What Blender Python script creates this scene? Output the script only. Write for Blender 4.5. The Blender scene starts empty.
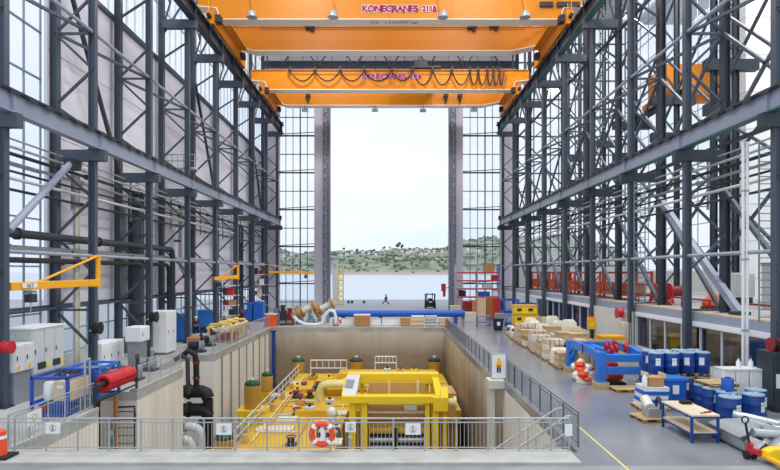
import bpy, math, random
from mathutils import Vector, Matrix
C = bpy.context.scene.collection
F, CX, HY, CZ = 560.0, 390.0, 272.0, 5.5      # focal length, vanishing point and eye height of the survey
R = math.radians
PI = math.pi
rnd = random.Random(7)

def at(u, v, z=0.0):
    """point on the level z seen at u, v of the survey photograph"""
    Y = F * (CZ - z) / (v - HY)
    return Vector(((u - CX) * Y / F, Y, z))
def ad(u, v, Y):
    return Vector(((u - CX) * Y / F, Y, CZ - (v - HY) * Y / F))
def lin(c):
    return tuple((x / 255 / 12.92) if x / 255 <= .04045 else ((x / 255 + .055) / 1.055) ** 2.4 for x in c)

# ------------------------------------------------------------------ materials
M = {}
def mat(name, rgb, rough=.55, metal=0.0, var=.12, scale=1.5, stain=None, stain_amt=0.0, bump=0.0, stretch=None, spec=.4, alpha=1.0):
    m = bpy.data.materials.new(name); m.use_nodes = True
    n = m.node_tree.nodes; l = m.node_tree.links
    b = n['Principled BSDF']
    c = lin(rgb)
    b.inputs['Roughness'].default_value = rough
    b.inputs['Metallic'].default_value = metal
    b.inputs['Specular IOR Level'].default_value = spec
    tc = n.new('ShaderNodeTexCoord')
    mp = n.new('ShaderNodeMapping'); l.new(tc.outputs['Object'], mp.inputs[0])
    if stretch: mp.inputs['Scale'].default_value = stretch
    nz = n.new('ShaderNodeTexNoise'); nz.inputs['Scale'].default_value = scale; nz.inputs['Detail'].default_value = 5
    l.new(mp.outputs[0], nz.inputs['Vector'])
    mx = n.new('ShaderNodeMix'); mx.data_type = 'RGBA'
    mx.inputs[6].default_value = tuple(max(0, x * (1 - var)) for x in c) + (1,)
    mx.inputs[7].default_value = tuple(min(1, x * (1 + var)) for x in c) + (1,)
    l.new(nz.outputs['Fac'], mx.inputs[0])
    out = mx.outputs[2]
    if stain:
        n2 = n.new('ShaderNodeTexNoise'); n2.inputs['Scale'].default_value = scale * .6; n2.inputs['Detail'].default_value = 6
        m2 = n.new('ShaderNodeMapping'); m2.inputs['Location'].default_value = (3.1, 1.7, 5.3)
        if stretch: m2.inputs['Scale'].default_value = stretch
        l.new(tc.outputs['Object'], m2.inputs[0]); l.new(m2.outputs[0], n2.inputs['Vector'])
        rp = n.new('ShaderNodeValToRGB'); rp.color_ramp.elements[0].position = .42; rp.color_ramp.elements[1].position = .68
        rp.color_ramp.elements[1].color = (stain_amt,) * 3 + (1,); l.new(n2.outputs['Fac'], rp.inputs[0])
        m3 = n.new('ShaderNodeMix'); m3.data_type = 'RGBA'
        l.new(rp.outputs[0], m3.inputs[0]); l.new(out, m3.inputs[6]); m3.inputs[7].default_value = lin(stain) + (1,)
        out = m3.outputs[2]
    l.new(out, b.inputs['Base Color'])
    if bump:
        bp = n.new('ShaderNodeBump'); bp.inputs['Strength'].default_value = bump; bp.inputs['Distance'].default_value = .02
        l.new(nz.outputs['Fac'], bp.inputs['Height']); l.new(bp.outputs[0], b.inputs['Normal'])
    M[name] = m
    return m
def glass(name, tint, t=.7, tr=.25):
    m = bpy.data.materials.new(name); m.use_nodes = True
    n = m.node_tree.nodes; l = m.node_tree.links; n.clear()
    o = n.new('ShaderNodeOutputMaterial'); a = n.new('ShaderNodeBsdfTransparent'); a.inputs[0].default_value = lin(tint) + (1,)
    d = n.new('ShaderNodeBsdfTranslucent'); d.inputs[0].default_value = lin(tint) + (1,)
    g = n.new('ShaderNodeBsdfGlossy'); g.inputs['Roughness'].default_value = .08
    m1 = n.new('ShaderNodeMixShader'); m1.inputs[0].default_value = tr; l.new(a.outputs[0], m1.inputs[1]); l.new(d.outputs[0], m1.inputs[2])
    m2 = n.new('ShaderNodeMixShader'); m2.inputs[0].default_value = 1 - t; l.new(m1.outputs[0], m2.inputs[1]); l.new(g.outputs[0], m2.inputs[2])
    l.new(m2.outputs[0], o.inputs[0]); M[name] = m
    return m
steel = mat('steel', (74, 83, 97), .5, .0, .12, .8)
steel_d = mat('steel_dark', (50, 58, 68), .5, .0, .12, .8)
steel_l = mat('steel_light', (150, 158, 178), .5, .0, .1, .8)
galv = mat('galvanised', (176, 180, 184), .4, .35, .12, 3)
panelw = mat('wall_panel', (222, 220, 232), .6, 0, .05, .3, (190, 187, 196), .35, stretch=(1, 1, .25))
concrete = mat('concrete', (234, 231, 224), .8, 0, .12, .7, (190, 172, 140), .4, .25, stretch=(1.6, 1.6, .22))
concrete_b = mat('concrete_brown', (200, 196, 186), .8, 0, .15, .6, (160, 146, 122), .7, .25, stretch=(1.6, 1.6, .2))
kerb_m = mat('kerb_concrete', (184, 186, 182), .85, 0, .14, 2.2, (160, 158, 150), .6, .3)
floor_m = mat('floor_coating', (146, 150, 157), .2, 0, .1, .35, (120, 124, 132), .7, 0, spec=.7)
floor_l = mat('floor_concrete', (180, 182, 182), .6, 0, .15, .9, (135, 136, 134), .7, .1)
floor_n = mat('floor_worn', (150, 154, 156), .6, 0, .14, .8, (120, 122, 124), .7, .1)
quay_m = mat('quay_asphalt', (172, 174, 180), .8, 0, .1, .2)
orange = mat('crane_orange', (218, 132, 16), .4, 0, .06, .4)
orange_lit = mat('crane_flange_lit', (255, 238, 216), .35, 0, .05, .5)  # orange flange; floor bounce and sheen are put into this pale colour
yellow_j = mat('jib_yellow', (248, 176, 32), .45)
gold = mat('machine_gold', (222, 182, 48), .5, 0, .1, 1.2, (196, 150, 40), .4)
yellow_b = mat('frame_yellow', (244, 210, 40), .45, 0, .05)
amber = mat('amber_board', (214, 164, 92), .6, 0, .15, 3)
cream = mat('cream_pipe', (226, 216, 150), .5)
blue = mat('blue_paint', (38, 96, 190), .4)
blue_b = mat('blue_bright', (52, 124, 214), .4)
blue_d = mat('blue_plastic', (24, 66, 140), .35)
blue_v = mat('blue_steel', (40, 78, 178), .4)
navy = mat('navy', (24, 34, 70), .6)
black = mat('black_rubber', (28, 29, 32), .6)
charcoal = mat('charcoal', (52, 54, 60), .6)
white = mat('white_paint', (236, 238, 240), .5, 0, .03)
offwhite = mat('off_white', (214, 216, 214), .55, 0, .06)
beige = mat('beige_wall', (206, 204, 194), .7, 0, .08, .5)
grey_l = mat('grey_cabinet', (200, 204, 206), .5, 0, .05)
grey_m = mat('grey_mid', (140, 146, 152), .55)
red = mat('red_paint', (200, 40, 48), .45)
red_o = mat('orange_red', (238, 84, 40), .5)
maroon = mat('red_dark', (140, 40, 42), .5)
wood = mat('pallet_wood', (206, 178, 132), .75, 0, .2, 6, (150, 112, 70), .4)
wood_d = mat('wood_dark', (168, 116, 62), .7, 0, .2, 5)
card = mat('cardboard', (188, 140, 96), .8, 0, .12, 3)
card_l = mat('cardboard_pale', (216, 196, 166), .8, 0, .12, 3)
wrap = mat('plastic_wrap', (232, 226, 212), .25, 0, .1, 4, bump=.5)
sheet_m = mat('sheet_metal', (186, 192, 198), .32, .6, .2, 3)
green = mat('green_paint', (30, 78, 58), .45)
moss = mat('green_mat', (118, 160, 96), .8)
brass = mat('ochre_tank', (182, 140, 52), .5, 0, .1, 2)
skin = mat('skin', (205, 160, 135), .6)
magenta = mat('magenta_letter', (150, 20, 90), .5)
pinkw = mat('pale_letter_edge', (250, 226, 226), .5)
ink = mat('grey_ink', (96, 96, 100), .6)
inkl = mat('faint_ink', (176, 150, 130), .6)
yline = mat('yellow_line', (226, 210, 110), .6)
foliage_m = mat('foliage', (96, 120, 92), .9, 0, .35, .02)
glass_w = glass('window_panel', (253, 254, 255), .97, .12)
glass_c = glass('clear_panel', (253, 254, 255), .97, .06)
glass_d = glass('office_glass', (176, 194, 214), .74, .12)

# tide-marked concrete: brown water stain below a wavering line
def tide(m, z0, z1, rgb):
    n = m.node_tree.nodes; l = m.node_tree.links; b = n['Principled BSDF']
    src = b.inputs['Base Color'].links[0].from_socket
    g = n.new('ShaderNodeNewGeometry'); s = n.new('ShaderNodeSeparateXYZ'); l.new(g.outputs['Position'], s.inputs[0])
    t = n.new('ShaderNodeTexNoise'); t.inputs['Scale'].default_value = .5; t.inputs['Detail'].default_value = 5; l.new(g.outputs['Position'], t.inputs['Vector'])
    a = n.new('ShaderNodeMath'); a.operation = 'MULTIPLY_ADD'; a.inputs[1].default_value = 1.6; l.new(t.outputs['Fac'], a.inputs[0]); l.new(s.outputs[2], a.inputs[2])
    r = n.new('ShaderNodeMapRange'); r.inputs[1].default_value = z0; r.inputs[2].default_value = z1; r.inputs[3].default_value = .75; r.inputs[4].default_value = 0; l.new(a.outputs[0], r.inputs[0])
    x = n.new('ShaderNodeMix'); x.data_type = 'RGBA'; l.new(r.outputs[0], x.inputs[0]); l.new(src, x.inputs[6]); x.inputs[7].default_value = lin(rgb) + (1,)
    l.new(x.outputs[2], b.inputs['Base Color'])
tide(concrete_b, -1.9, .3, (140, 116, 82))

# ------------------------------------------------------------------ mesh builder
class MB:
    def __init__(s): s.v = []; s.f = []
    def add(s, vs, fs):
        o = len(s.v); s.v += [tuple(p) for p in vs]; s.f += [tuple(i + o for i in f) for f in fs]; return s
    def box(s, a, b):
        x0, y0, z0 = (min(a[i], b[i]) for i in range(3)); x1, y1, z1 = (max(a[i], b[i]) for i in range(3))
        return s.add([(x0, y0, z0), (x1, y0, z0), (x1, y1, z0), (x0, y1, z0), (x0, y0, z1), (x1, y0, z1), (x1, y1, z1), (x0, y1, z1)],
                     [(3, 2, 1, 0), (4, 5, 6, 7), (0, 1, 5, 4), (1, 2, 6, 5), (2, 3, 7, 6), (3, 0, 4, 7)])
    def cbox(s, c, d): return s.box([c[i] - d[i] / 2 for i in range(3)], [c[i] + d[i] / 2 for i in range(3)])
    def bar(s, p, q, w, h=None, up=(0, 0, 1)):
        h = h or w; p = Vector(p); q = Vector(q); d = (q - p).normalized(); up = Vector(up)
        if abs(d.dot(up)) > .98: up = Vector((0, 1, 0))
        a = d.cross(up).normalized() * w / 2; b = a.cross(d).normalized() * h / 2
        vs = [e + i * a + j * b for e in (p, q) for i, j in ((-1, -1), (1, -1), (1, 1), (-1, 1))]
        return s.add(vs, [(0, 1, 2, 3), (7, 6, 5, 4), (0, 4, 5, 1), (1, 5, 6, 2), (2, 6, 7, 3), (3, 7, 4, 0)])
    def hbeam(s, p, q, w, h, t=.03, up=(0, 0, 1)):
        p = Vector(p); q = Vector(q); d = (q - p).normalized(); up = Vector(up)
        if abs(d.dot(up)) > .98: up = Vector((0, 1, 0))
        a = d.cross(up).normalized(); b = a.cross(d).normalized()
        s.bar(p, q, t, h - 2 * t, up)
        for k in (-1, 1): s.bar(p + b * k * (h - t) / 2, q + b * k * (h - t) / 2, w, t, up)
        return s
    def tube(s, pts, r, n=8, cap=True):
        pts = [Vector(p) for p in pts]; rr = r if isinstance(r, (list, tuple)) else [r] * len(pts)
        o = len(s.v); up = None
        for i, p in enumerate(pts):
            d = (pts[min(i + 1, len(pts) - 1)] - pts[max(i - 1, 0)]).normalized()
            if up is None: up = Vector((0, 0, 1)) if abs(d.z) < .9 else Vector((1, 0, 0))
            a = d.cross(up)
            if a.length < 1e-4: a = d.cross(Vector((.3, 1, .2)))
            a.normalize(); up = a.cross(d).normalized()
            for k in range(n):
                t = 2 * PI * k / n; s.v.append(tuple(p + (a * math.cos(t) + up * math.sin(t)) * rr[i]))
        for i in range(len(pts) - 1):
            for k in range(n):
                k2 = (k + 1) % n; s.f.append((o + i * n + k, o + i * n + k2, o + (i + 1) * n + k2, o + (i + 1) * n + k))
        if cap:
            s.f.append(tuple(o + k for k in reversed(range(n)))); e = o + (len(pts) - 1) * n; s.f.append(tuple(e + k for k in range(n)))
        return s
    def cyl(s, p, q, r, n=14, r2=None): return s.tube([p, q], [r, r if r2 is None else r2], n)
    def lathe(s, prof, c=(0, 0, 0), n=18, ax='z'):
        o = len(s.v)
        for r, h in prof:
            for k in range(n):
                t = 2 * PI * k / n; x, y = r * math.cos(t), r * math.sin(t)
                p = (x, y, h) if ax == 'z' else ((x, h, y) if ax == 'y' else (h, x, y))
                s.v.append((p[0] + c[0], p[1] + c[1], p[2] + c[2]))
        for i in range(len(prof) - 1):
            for k in range(n):
                k2 = (k + 1) % n; s.f.append((o + i * n + k, o + i * n + k2, o + (i + 1) * n + k2, o + (i + 1) * n + k))
        s.f.append(tuple(o + k for k in reversed(range(n)))); e = o + (len(prof) - 1) * n; s.f.append(tuple(e + k for k in range(n)))
        return s
    def torus(s, c, R_, r, ax='y', n=24, m=8, a0=0, a1=2 * PI):
        pts = []
        full = abs(a1 - a0 - 2 * PI) < 1e-6
        for i in range(n + 1):
            t = a0 + (a1 - a0) * i / n; x, y = R_ * math.cos(t), R_ * math.sin(t)
            p = {'y': (x, 0, y), 'z': (x, y, 0), 'x': (0, x, y)}[ax]
            pts.append((p[0] + c[0], p[1] + c[1], p[2] + c[2]))
        return s.tube(pts, r, m, not full)
    def prism(s, poly, h0, h1, ax='y'):
        """polygon in the two other axes, pushed from h0 to h1 along ax"""
        n = len(poly)
        def P(a, b, h): return {'y': (a, h, b), 'x': (h, a, b), 'z': (a, b, h)}[ax]
        return s.add([P(a, b, h0) for a, b in poly] + [P(a, b, h1) for a, b in poly],
                     [tuple(range(n)), tuple(reversed(range(n, 2 * n)))] + [(i, i + n, (i + 1) % n + n, (i + 1) % n) for i in range(n)])
    def ball(s, c, r, n=12, sq=(1, 1, 1)):
        k = n // 2; prof = [(max(.001, math.sin(PI * i / k)) * r, -math.cos(PI * i / k) * r) for i in range(k + 1)]
        o = len(s.v); s.lathe(prof, (0, 0, 0), n)
        for i in range(o, len(s.v)):
            p = s.v[i]; s.v[i] = (p[0] * sq[0] + c[0], p[1] * sq[1] + c[1], p[2] * sq[2] + c[2])
        return s
    def build(s, name, m, parent=None, label=None, bevel=0, world=True, **props):
        if parent is not None and world:
            o = parent; off = Vector((0, 0, 0))
            while o is not None: off += o.location; o = o.parent
            s.v = [(p[0] - off.x, p[1] - off.y, p[2] - off.z) for p in s.v]
        me = bpy.data.meshes.new(name); me.from_pydata(s.v, [], s.f); me.validate()
        import bmesh
        bm = bmesh.new(); bm.from_mesh(me); bmesh.ops.recalc_face_normals(bm, faces=bm.faces); bm.to_mesh(me); bm.free()
        me.polygons.foreach_set('use_smooth', [True] * len(me.polygons)); me.set_sharp_from_angle(angle=.7)
        me.materials.append(m)
        ob = bpy.data.objects.new(name, me); C.objects.link(ob); ob.parent = parent
        if bevel:
            bv = ob.modifiers.new('edge', 'BEVEL'); bv.width = bevel; bv.segments = 2; bv.limit_method = 'ANGLE'
        if label: ob['label'] = label
        for k, x in props.items(): ob[k] = x
        return ob
def B(*ab): return MB().box(*ab)
def tag(o, label, cat, group=None):
    o['label'] = label; o['category'] = cat
    if group: o['group'] = group
    return o
def T(name, label, cat, loc=(0, 0, 0), group=None, rz=0):
    o = bpy.data.objects.new(name, None); C.objects.link(o); o.location = loc; o.rotation_euler = (0, 0, rz); o.empty_display_size = .2
    return tag(o, label, cat, group)
def S(name, mb, m, parent=None): return mb.build(name, m, parent, kind='structure')
def kids(o): return [c for c in bpy.data.objects if c.parent == o]
KID = {}
def copy_tree(o, loc=None, rz=None, label=None, group=None, parent=None):
    c = o.copy(); C.objects.link(c)
    if parent is not None: c.parent = parent
    if loc is not None: c.location = loc
    if rz is not None: c.rotation_euler = (0, 0, rz)
    if label: c['label'] = label
    if group: c['group'] = group
    for ch in list(o.children): copy_tree(ch, parent=c)
    return c
def text(body, size, m, parent, loc, rot, name='lettering', ext=.01, off=0.0, align='CENTER', sx=1.0):
    cu = bpy.data.curves.new(name, 'FONT'); cu.body = body; cu.size = size; cu.extrude = ext; cu.offset = off
    cu.align_x = align; cu.align_y = 'CENTER'; cu.materials.append(m)
    o = bpy.data.objects.new(name, cu); C.objects.link(o); o.parent = parent; o.rotation_euler = rot
    l = Vector(loc); p = parent
    while p is not None: l -= p.location; p = p.parent
    o.location = l; o.scale = (sx, 1, 1)
    bpy.context.view_layer.update()
    me = bpy.data.meshes.new_from_object(o.evaluated_get(bpy.context.evaluated_depsgraph_get()))
    t = bpy.data.objects.new(name, me); C.objects.link(t); t.parent = parent; t.location = o.location; t.rotation_euler = o.rotation_euler; t.scale = o.scale
    bpy.data.objects.remove(o)
    return t
ORD = ['first', 'second', 'third', 'fourth', 'fifth', 'sixth', 'seventh', 'eighth', 'ninth', 'tenth', 'eleventh', 'twelfth', 'thirteenth', 'fourteenth', 'fifteenth', 'sixteenth', 'seventeenth', 'eighteenth', 'nineteenth', 'twentieth']
SIDE = {-1: 'grey-panelled wall side', 1: 'glazed office side'}
EXPO = 0.12
# ================================================================== the setting
PX0, PX1, PXN, PY0, PY1 = -11.6, 5.3, 5.75, 17.1, 55.0          # the pit
fl = MB()
fl.box((PX1, 28.5, -.4), (16.1, 80.9, 0)); fl.box((PXN, 15.9, -.4), (16.1, 28.5, 0)); fl.box((5.45, 15.9, -.4), (PXN, 17.1, 0))
S('floor', fl, floor_m)
fl = MB(); fl.box((-18.3, -6, -.4), (16.1, 15.9, 0)); S('floor_front', fl, floor_n)
fl = MB()
for a, b in ((15.9, 22.3), (25.7, 31.4), (37, 80.9)): fl.box((-18.3, a, -.4), (PX0, b, 0))
for a, b in ((22.3, 25.7), (31.4, 37)): fl.box((-18.3, a, -.4), (PX0 - 2, b, 0))
fl.box((PX0, PY1, -.4), (PX1, 80.9, 0))
S('floor_workshop', fl, floor_l)
PB = -9.0
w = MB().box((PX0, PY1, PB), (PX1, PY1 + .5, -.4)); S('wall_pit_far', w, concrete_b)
w = MB()
for a, b in ((16.4, 22.3), (25.7, 31.4), (37, PY1 + .5)): w.box((PX0 - .6, a, PB), (PX0, b, -.4))
S('wall_pit_left', w, concrete)
w = MB()
for a, b in ((22.3, 25.7), (31.4, 37)):
    w.box((PX0 - 2.5, a, PB), (PX0 - 2, b, -.4)); w.box((PX0 - 2, b, PB), (PX0 - .6, b + .3, -.4)); w.box((PX0 - 2, a - .3, PB), (PX0 - .6, a, -.4))
S('wall_pit_recess', w, concrete)
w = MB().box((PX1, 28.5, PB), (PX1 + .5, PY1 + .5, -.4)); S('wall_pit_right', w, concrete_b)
w = MB().box((PXN, 16.4, PB), (PXN + .5, 28.5, -.4)); S('wall_pit_stair', w, concrete)
S('trim_pit_buttress', MB().box((5.05, 28.3, PB), (5.3, 29.2, -.02)).box((4.95, 28.0, -.35), (5.74, 29.0, .05)), beige)
S('wall_pit_front', MB().box((PX0 - .6, 16.4, PB), (PXN, PY0, -.4)), concrete)
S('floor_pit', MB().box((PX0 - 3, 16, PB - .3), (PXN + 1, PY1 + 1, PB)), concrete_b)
S('trim_kerb_front', MB().box((-12.3, 15.9, -.4), (5.45, PY0, .09)), kerb_m)
S('trim_kerb_left', MB().box((PX0 - .35, PY0, 0.0), (PX0 + .02, 22.3, .12)).box((PX0 - .35, 25.7, 0), (PX0 + .02, 31.4, .12)).box((PX0 - .35, 37, 0), (PX0 + .02, PY1, .12)), kerb_m)
S('trim_kerb_far', MB().box((PX0, PY1 - .02, 0), (PX1, PY1 + .35, .1)), kerb_m)
S('trim_floor_line', MB().bar(at(577, 425, .004), at(632, 473, .004), .06, .006), yline)

# outside
S('floor_quay', MB().box((-150, 81.0, -.5), (150, 112, -.02)), quay_m)
S('floor_outside_right', MB().box((44.2, -20, -.5), (200, 81, -.05)), quay_m)
rf = MB()
for x0, x1 in ((-18.4, -9.5), (-5.5, 5.5), (9.5, 22), (25, 33), (36, 44)): rf.box((x0, 4, 42), (x1, 81.2, 42.4))
for k in range(10): rf.box((-18.4, 4 + k * 8.55, 41.4), (44, 4.4 + k * 8.55, 42))
S('ceiling', rf, grey_l)  # unseen roof, its open strips shaped to cut the top light
S('floor_outside_left', MB().box((-120, -20, -.5), (-18.6, 81, -.05)), quay_m)
sea = bpy.data.materials.new('sea'); sea.use_nodes = True
nb = sea.node_tree.nodes['Principled BSDF']; nb.inputs['Base Color'].default_value = lin((206, 216, 230)) + (1,); nb.inputs['Roughness'].default_value = .3
nn = sea.node_tree.nodes.new('ShaderNodeTexNoise'); nn.inputs['Scale'].default_value = .25; nn.inputs['Detail'].default_value = 4
tcn = sea.node_tree.nodes.new('ShaderNodeTexCoord'); sea.node_tree.links.new(tcn.outputs['Object'], nn.inputs['Vector'])
bn = sea.node_tree.nodes.new('ShaderNodeBump'); bn.inputs['Strength'].default_value = .25
sea.node_tree.links.new(nn.outputs['Fac'], bn.inputs['Height']); sea.node_tree.links.new(bn.outputs[0], nb.inputs['Normal'])
S('water_sea', MB().add([(-4000, 111.9, -1.6), (4000, 111.9, -1.6), (4000, 6000, -1.6), (-4000, 6000, -1.6)], [(0, 1, 2, 3)]), sea)
# the far shore
def hh(x, t):
    """height of the shore hill at distance x along it, t from water to crest"""
    base = 84 + 5 * math.sin(x / 90 + 1.2) + 3.5 * math.sin(x / 41) + 2.5 * math.sin(x / 19 + 2) + max(0, min(x - 130, 160)) * .3
    prof = min(1, t * 5) * .33 + .67 * t ** 1.15
    return base * prof + 4 * math.sin(x / 17 + t * 9) * min(1, t * 4) * math.sin(t * 12) + 2.2 * math.sin(x / 6.3 + t * 31)
hv, hf = [], []
NX, NT = 150, 26
for j in range(NT + 1):
    for i in range(NX + 1):
        x = -700 + 1400 * i / NX; t = j / NT
        hv.append((x, 1500 + 500 * t, -2 + (hh(x, t) if j else 0)))
for j in range(NT):
    for i in range(NX):
        a = j * (NX + 1) + i; hf.append((a, a + 1, a + NX + 2, a + NX + 1))
hm = bpy.data.materials.new('hill'); hm.use_nodes = True
n_ = hm.node_tree.nodes; l_ = hm.node_tree.links; pb = n_['Principled BSDF']; pb.inputs['Roughness'].default_value = .95
gx = n_.new('ShaderNodeNewGeometry'); sp = n_.new('ShaderNodeSeparateXYZ'); l_.new(gx.outputs['Position'], sp.inputs[0])
nz_ = n_.new('ShaderNodeTexNoise'); nz_.inputs['Scale'].default_value = .035; nz_.inputs['Detail'].default_value = 6; l_.new(gx.outputs['Position'], nz_.inputs['Vector'])
r1 = n_.new('ShaderNodeValToRGB'); e = r1.color_ramp.elements
e[0].position = .36; e[0].color = lin((112, 130, 104)) + (1,); e[1].position = .62; e[1].color = lin((176, 174, 152)) + (1,)
l_.new(nz_.outputs['Fac'], r1.inputs[0])
ma = n_.new('ShaderNodeMath'); ma.operation = 'MULTIPLY_ADD'; ma.inputs[1].default_value = 22; l_.new(nz_.outputs['Fac'], ma.inputs[0]); l_.new(sp.outputs[2], ma.inputs[2])
r2 = n_.new('ShaderNodeMapRange'); r2.inputs[1].default_value = 14; r2.inputs[2].default_value = 24; l_.new(ma.outputs[0], r2.inputs[0])
mx_ = n_.new('ShaderNodeMix'); mx_.data_type = 'RGBA'; l_.new(r2.outputs[0], mx_.inputs[0]); mx_.inputs[6].default_value = lin((196, 180, 170)) + (1,); l_.new(r1.outputs[0], mx_.inputs[7])
l_.new(mx_.outputs[2], pb.inputs['Base Color'])
S('hill_shore', MB().add(hv, hf), hm)
def hillpt(u, t):
    x = (u - CX) * (1500 + 500 * t) / F
    return Vector((x, 1500 + 500 * t, -2 + hh(x, t)))
hs = [(341, .55), (347, .62), (352, .7), (358, .5), (363, .78), (369, .66), (376, .6), (383, .8), (390, .86), (396, .62), (402, .75), (408, .55), (411, .7), (417, .85), (421, .6), (426, .45), (429, .7), (434, .66), (438, .5), (442, .62),
      (284, .6), (292, .7), (300, .55), (309, .66), (468, .5), (478, .4), (490, .55)]
hs.sort()
hp = [hillpt(u, t) for u, t in hs]
st_ = [hillpt(u, t) for u, t in ((398, .98), (401.5, .97), (357, .95), (384, .97), (344, .96))]
tr = MB()
for i in range(1500):
    p = hillpt(rnd.uniform(272, 512), rnd.uniform(.03, 1) ** .9)
    if any(abs(p.x - h.x) < 26 and abs(p.y - h.y) < 40 for h in st_): continue
    if any(abs(p.x - h.x) < 17 and -60 < p.y - h.y < 16 for h in hp): continue
    if math.sin(p.x / 23) * math.cos(p.y / 31) < -.45: continue
    s_ = rnd.uniform(2, 4.6); tr.ball((p.x, p.y, p.z + s_ * .4), s_, 6, (rnd.uniform(.9, 1.5), 1, rnd.uniform(.6, 1.0)))
tr.build('woodland', foliage_m, kind='stuff', label='hazy green trees covering the far shore hill across the water')
for i, (u, t, s_) in enumerate(((398, .98, 9), (401.5, .97, 7), (357, .95, 6), (384, .97, 5), (344, .96, 5))):
    p = hillpt(u, t)
    r_ = T('skyline_tree', ['tall broad tree on the hill crest, highest over the water', 'smaller tree touching the tall crest tree on its hill', 'lone round tree on the crest, first beyond the white tower',
            'low tree between the lone round tree and the tall one on the crest', 'small tree on the hill crest just over the white tower'][i], 'tree', p)
    MB().cyl(p, p + Vector((0, 0, s_ * 1.2)), s_ * .12, 6).build('trunk', wood_d, r_)
    m_ = MB()
    for k in range(7): m_.ball((p.x + rnd.uniform(-.6, .6) * s_, p.y + rnd.uniform(-.5, .5) * s_, p.z + s_ * rnd.uniform(1, 2)), s_ * rnd.uniform(.4, .7), 8)
    m_.build('crown', foliage_m, r_)
roof_c = [mat('roof_grey', (128, 126, 130), .8), mat('roof_rust', (156, 122, 110), .8)]
house_c = [white, mat('house_cream', (236, 222, 196), .7), mat('house_rose', (216, 186, 176), .7)]
for i, (u, t) in enumerate(hs):
    p = hillpt(u, t); k = rnd.choice((0, 0, 0, 0, 1, 0, 2)); w_, d_, h_ = rnd.uniform(7, 13), 8, rnd.uniform(4.5, 7)
    p.z += 5.5
    r_ = T('house', ('white', 'cream', 'rose')[k] + ' hillside house across the water, ' + (ORD[i] if i < 20 else ('twenty-' + ORD[i - 20])) + ' along the shore from the yellow jib window', 'house', p, 'houses on the far hillside')
    MB().box((p.x - w_ / 2, p.y - d_ / 2, p.z - 5), (p.x + w_ / 2, p.y + d_ / 2, p.z + h_)).build('wall', house_c[k], r_)
    MB().prism([(p.x - w_ / 2 - .6, p.z + h_), (p.x + w_ / 2 + .6, p.z + h_), (p.x + w_ / 2 - 1, p.z + h_ + 3), (p.x - w_ / 2 + 1, p.z + h_ + 3)], p.y - d_ / 2 - .5, p.y + d_ / 2 + .5).build('roof', roof_c[i % 3 == 0], r_)

# ------------------------------------------------------------------ walls
FY = [22.7, 29.6, 36.5, 43.4, 50.3, 57.2, 64.1, 71.0, 77.9]
WX = -18.3
def wframe(y0, y1, z0, z1, x, step_y, step_z, t=.07):
    m = MB()
    ny = max(1, round((y1 - y0) / step_y)); nzz = max(1, round((z1 - z0) / step_z))
    for i in range(ny + 1): y = y0 + (y1 - y0) * i / ny; m.box((x - .04, y - t / 2, z0), (x + .05, y + t / 2, z1))
    for i in range(nzz + 1): z = z0 + (z1 - z0) * i / nzz; m.box((x - .05, y0, z - t / 2), (x + .08, y1, z + t / 2))
    return m
def window_x(n, y0, y1, z0, z1, x=WX, sy=1.3, sz=2.5, m=None, fm=None):
    g = S('window_%d' % n, MB().box((x - .02, y0, z0), (x + .02, y1, z1)), m or glass_w)
    wframe(y0, y1, z0, z1, x, sy, sz).build('window_frame', fm or steel_l, g)
frame_w = mat('frame_pale', (206, 216, 228), .5); frame_b = mat('frame_blue', (132, 150, 170), .5)
window_x(1, 14.6, 29.3, .9, 40, fm=frame_b)
window_x(2, 30.0, 80.8, 22.2, 40, sy=1.27, sz=4.4, fm=frame_w)
window_x(3, 30.0, 80.8, 1.0, 3.6, sy=1.27, sz=1.3, fm=frame_b)
S('wall_left', MB().box((WX - .1, 29.75, 3.7), (WX + .1, 80.9, 22.1)), panelw)
S('wall_left_plinth', MB().box((WX - .15, 14.5, -.3), (WX + .15, 80.9, .9)), offwhite)
S('trim_left_girts', MB().box((WX + .1, 14.6, 3.55), (WX + .3, 80.8, 3.75)).box((WX + .1, 29.6, 22), (WX + .32, 80.8, 22.25)), steel)
pj = MB()
for y in [29.75 + 6.9 * k for k in range(8)]: pj.box((WX + .1, y - .02, 3.75), (WX + .13, y + .03, 22))
for z in (8.3, 12.9, 17.4): pj.box((WX + .1, 29.8, z - .03), (WX + .125, 80.8, z + .03))
S('trim_left_joints', pj, grey_l)

# end wall with the sea door
EY = 81.0
door_steel = mat('door_steel', (122, 128, 146), .5)
door_grey = mat('door_grey', (208, 208, 222), .6, 0, .05, .3)
def window_y(n, x0, x1, z0, z1, y, nx, sz):
    g = S('window_%d' % n, MB().box((x0, y - .02, z0), (x1, y + .02, z1)), glass_c)
    m = MB()
    for i in range(nx + 1): x = x0 + (x1 - x0) * i / nx; t = .17 if i == 3 else .08; m.box((x - t / 2, y - .06, z0), (x + t / 2, y + .05, z1))
    z = z1; k = 0
    while z > z0:
        t = .18 if k % 2 else .1
        m.box((x0, y - (.2 if k % 2 else .08), z - t / 2), (x1, y + .1, z + t / 2))
        if k % 2: m.bar((x0, y - .5, z + .1), (x1, y - .5, z + .4), .1)
        z -= sz; k += 1
    m.build('window_frame', steel, g)
window_y(4, -16.1, -10.9, .2, 33.2, EY, 5, 2.67)
window_y(5, 10.5, 15.9, .2, 33.2, EY, 5, 2.67)
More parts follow.
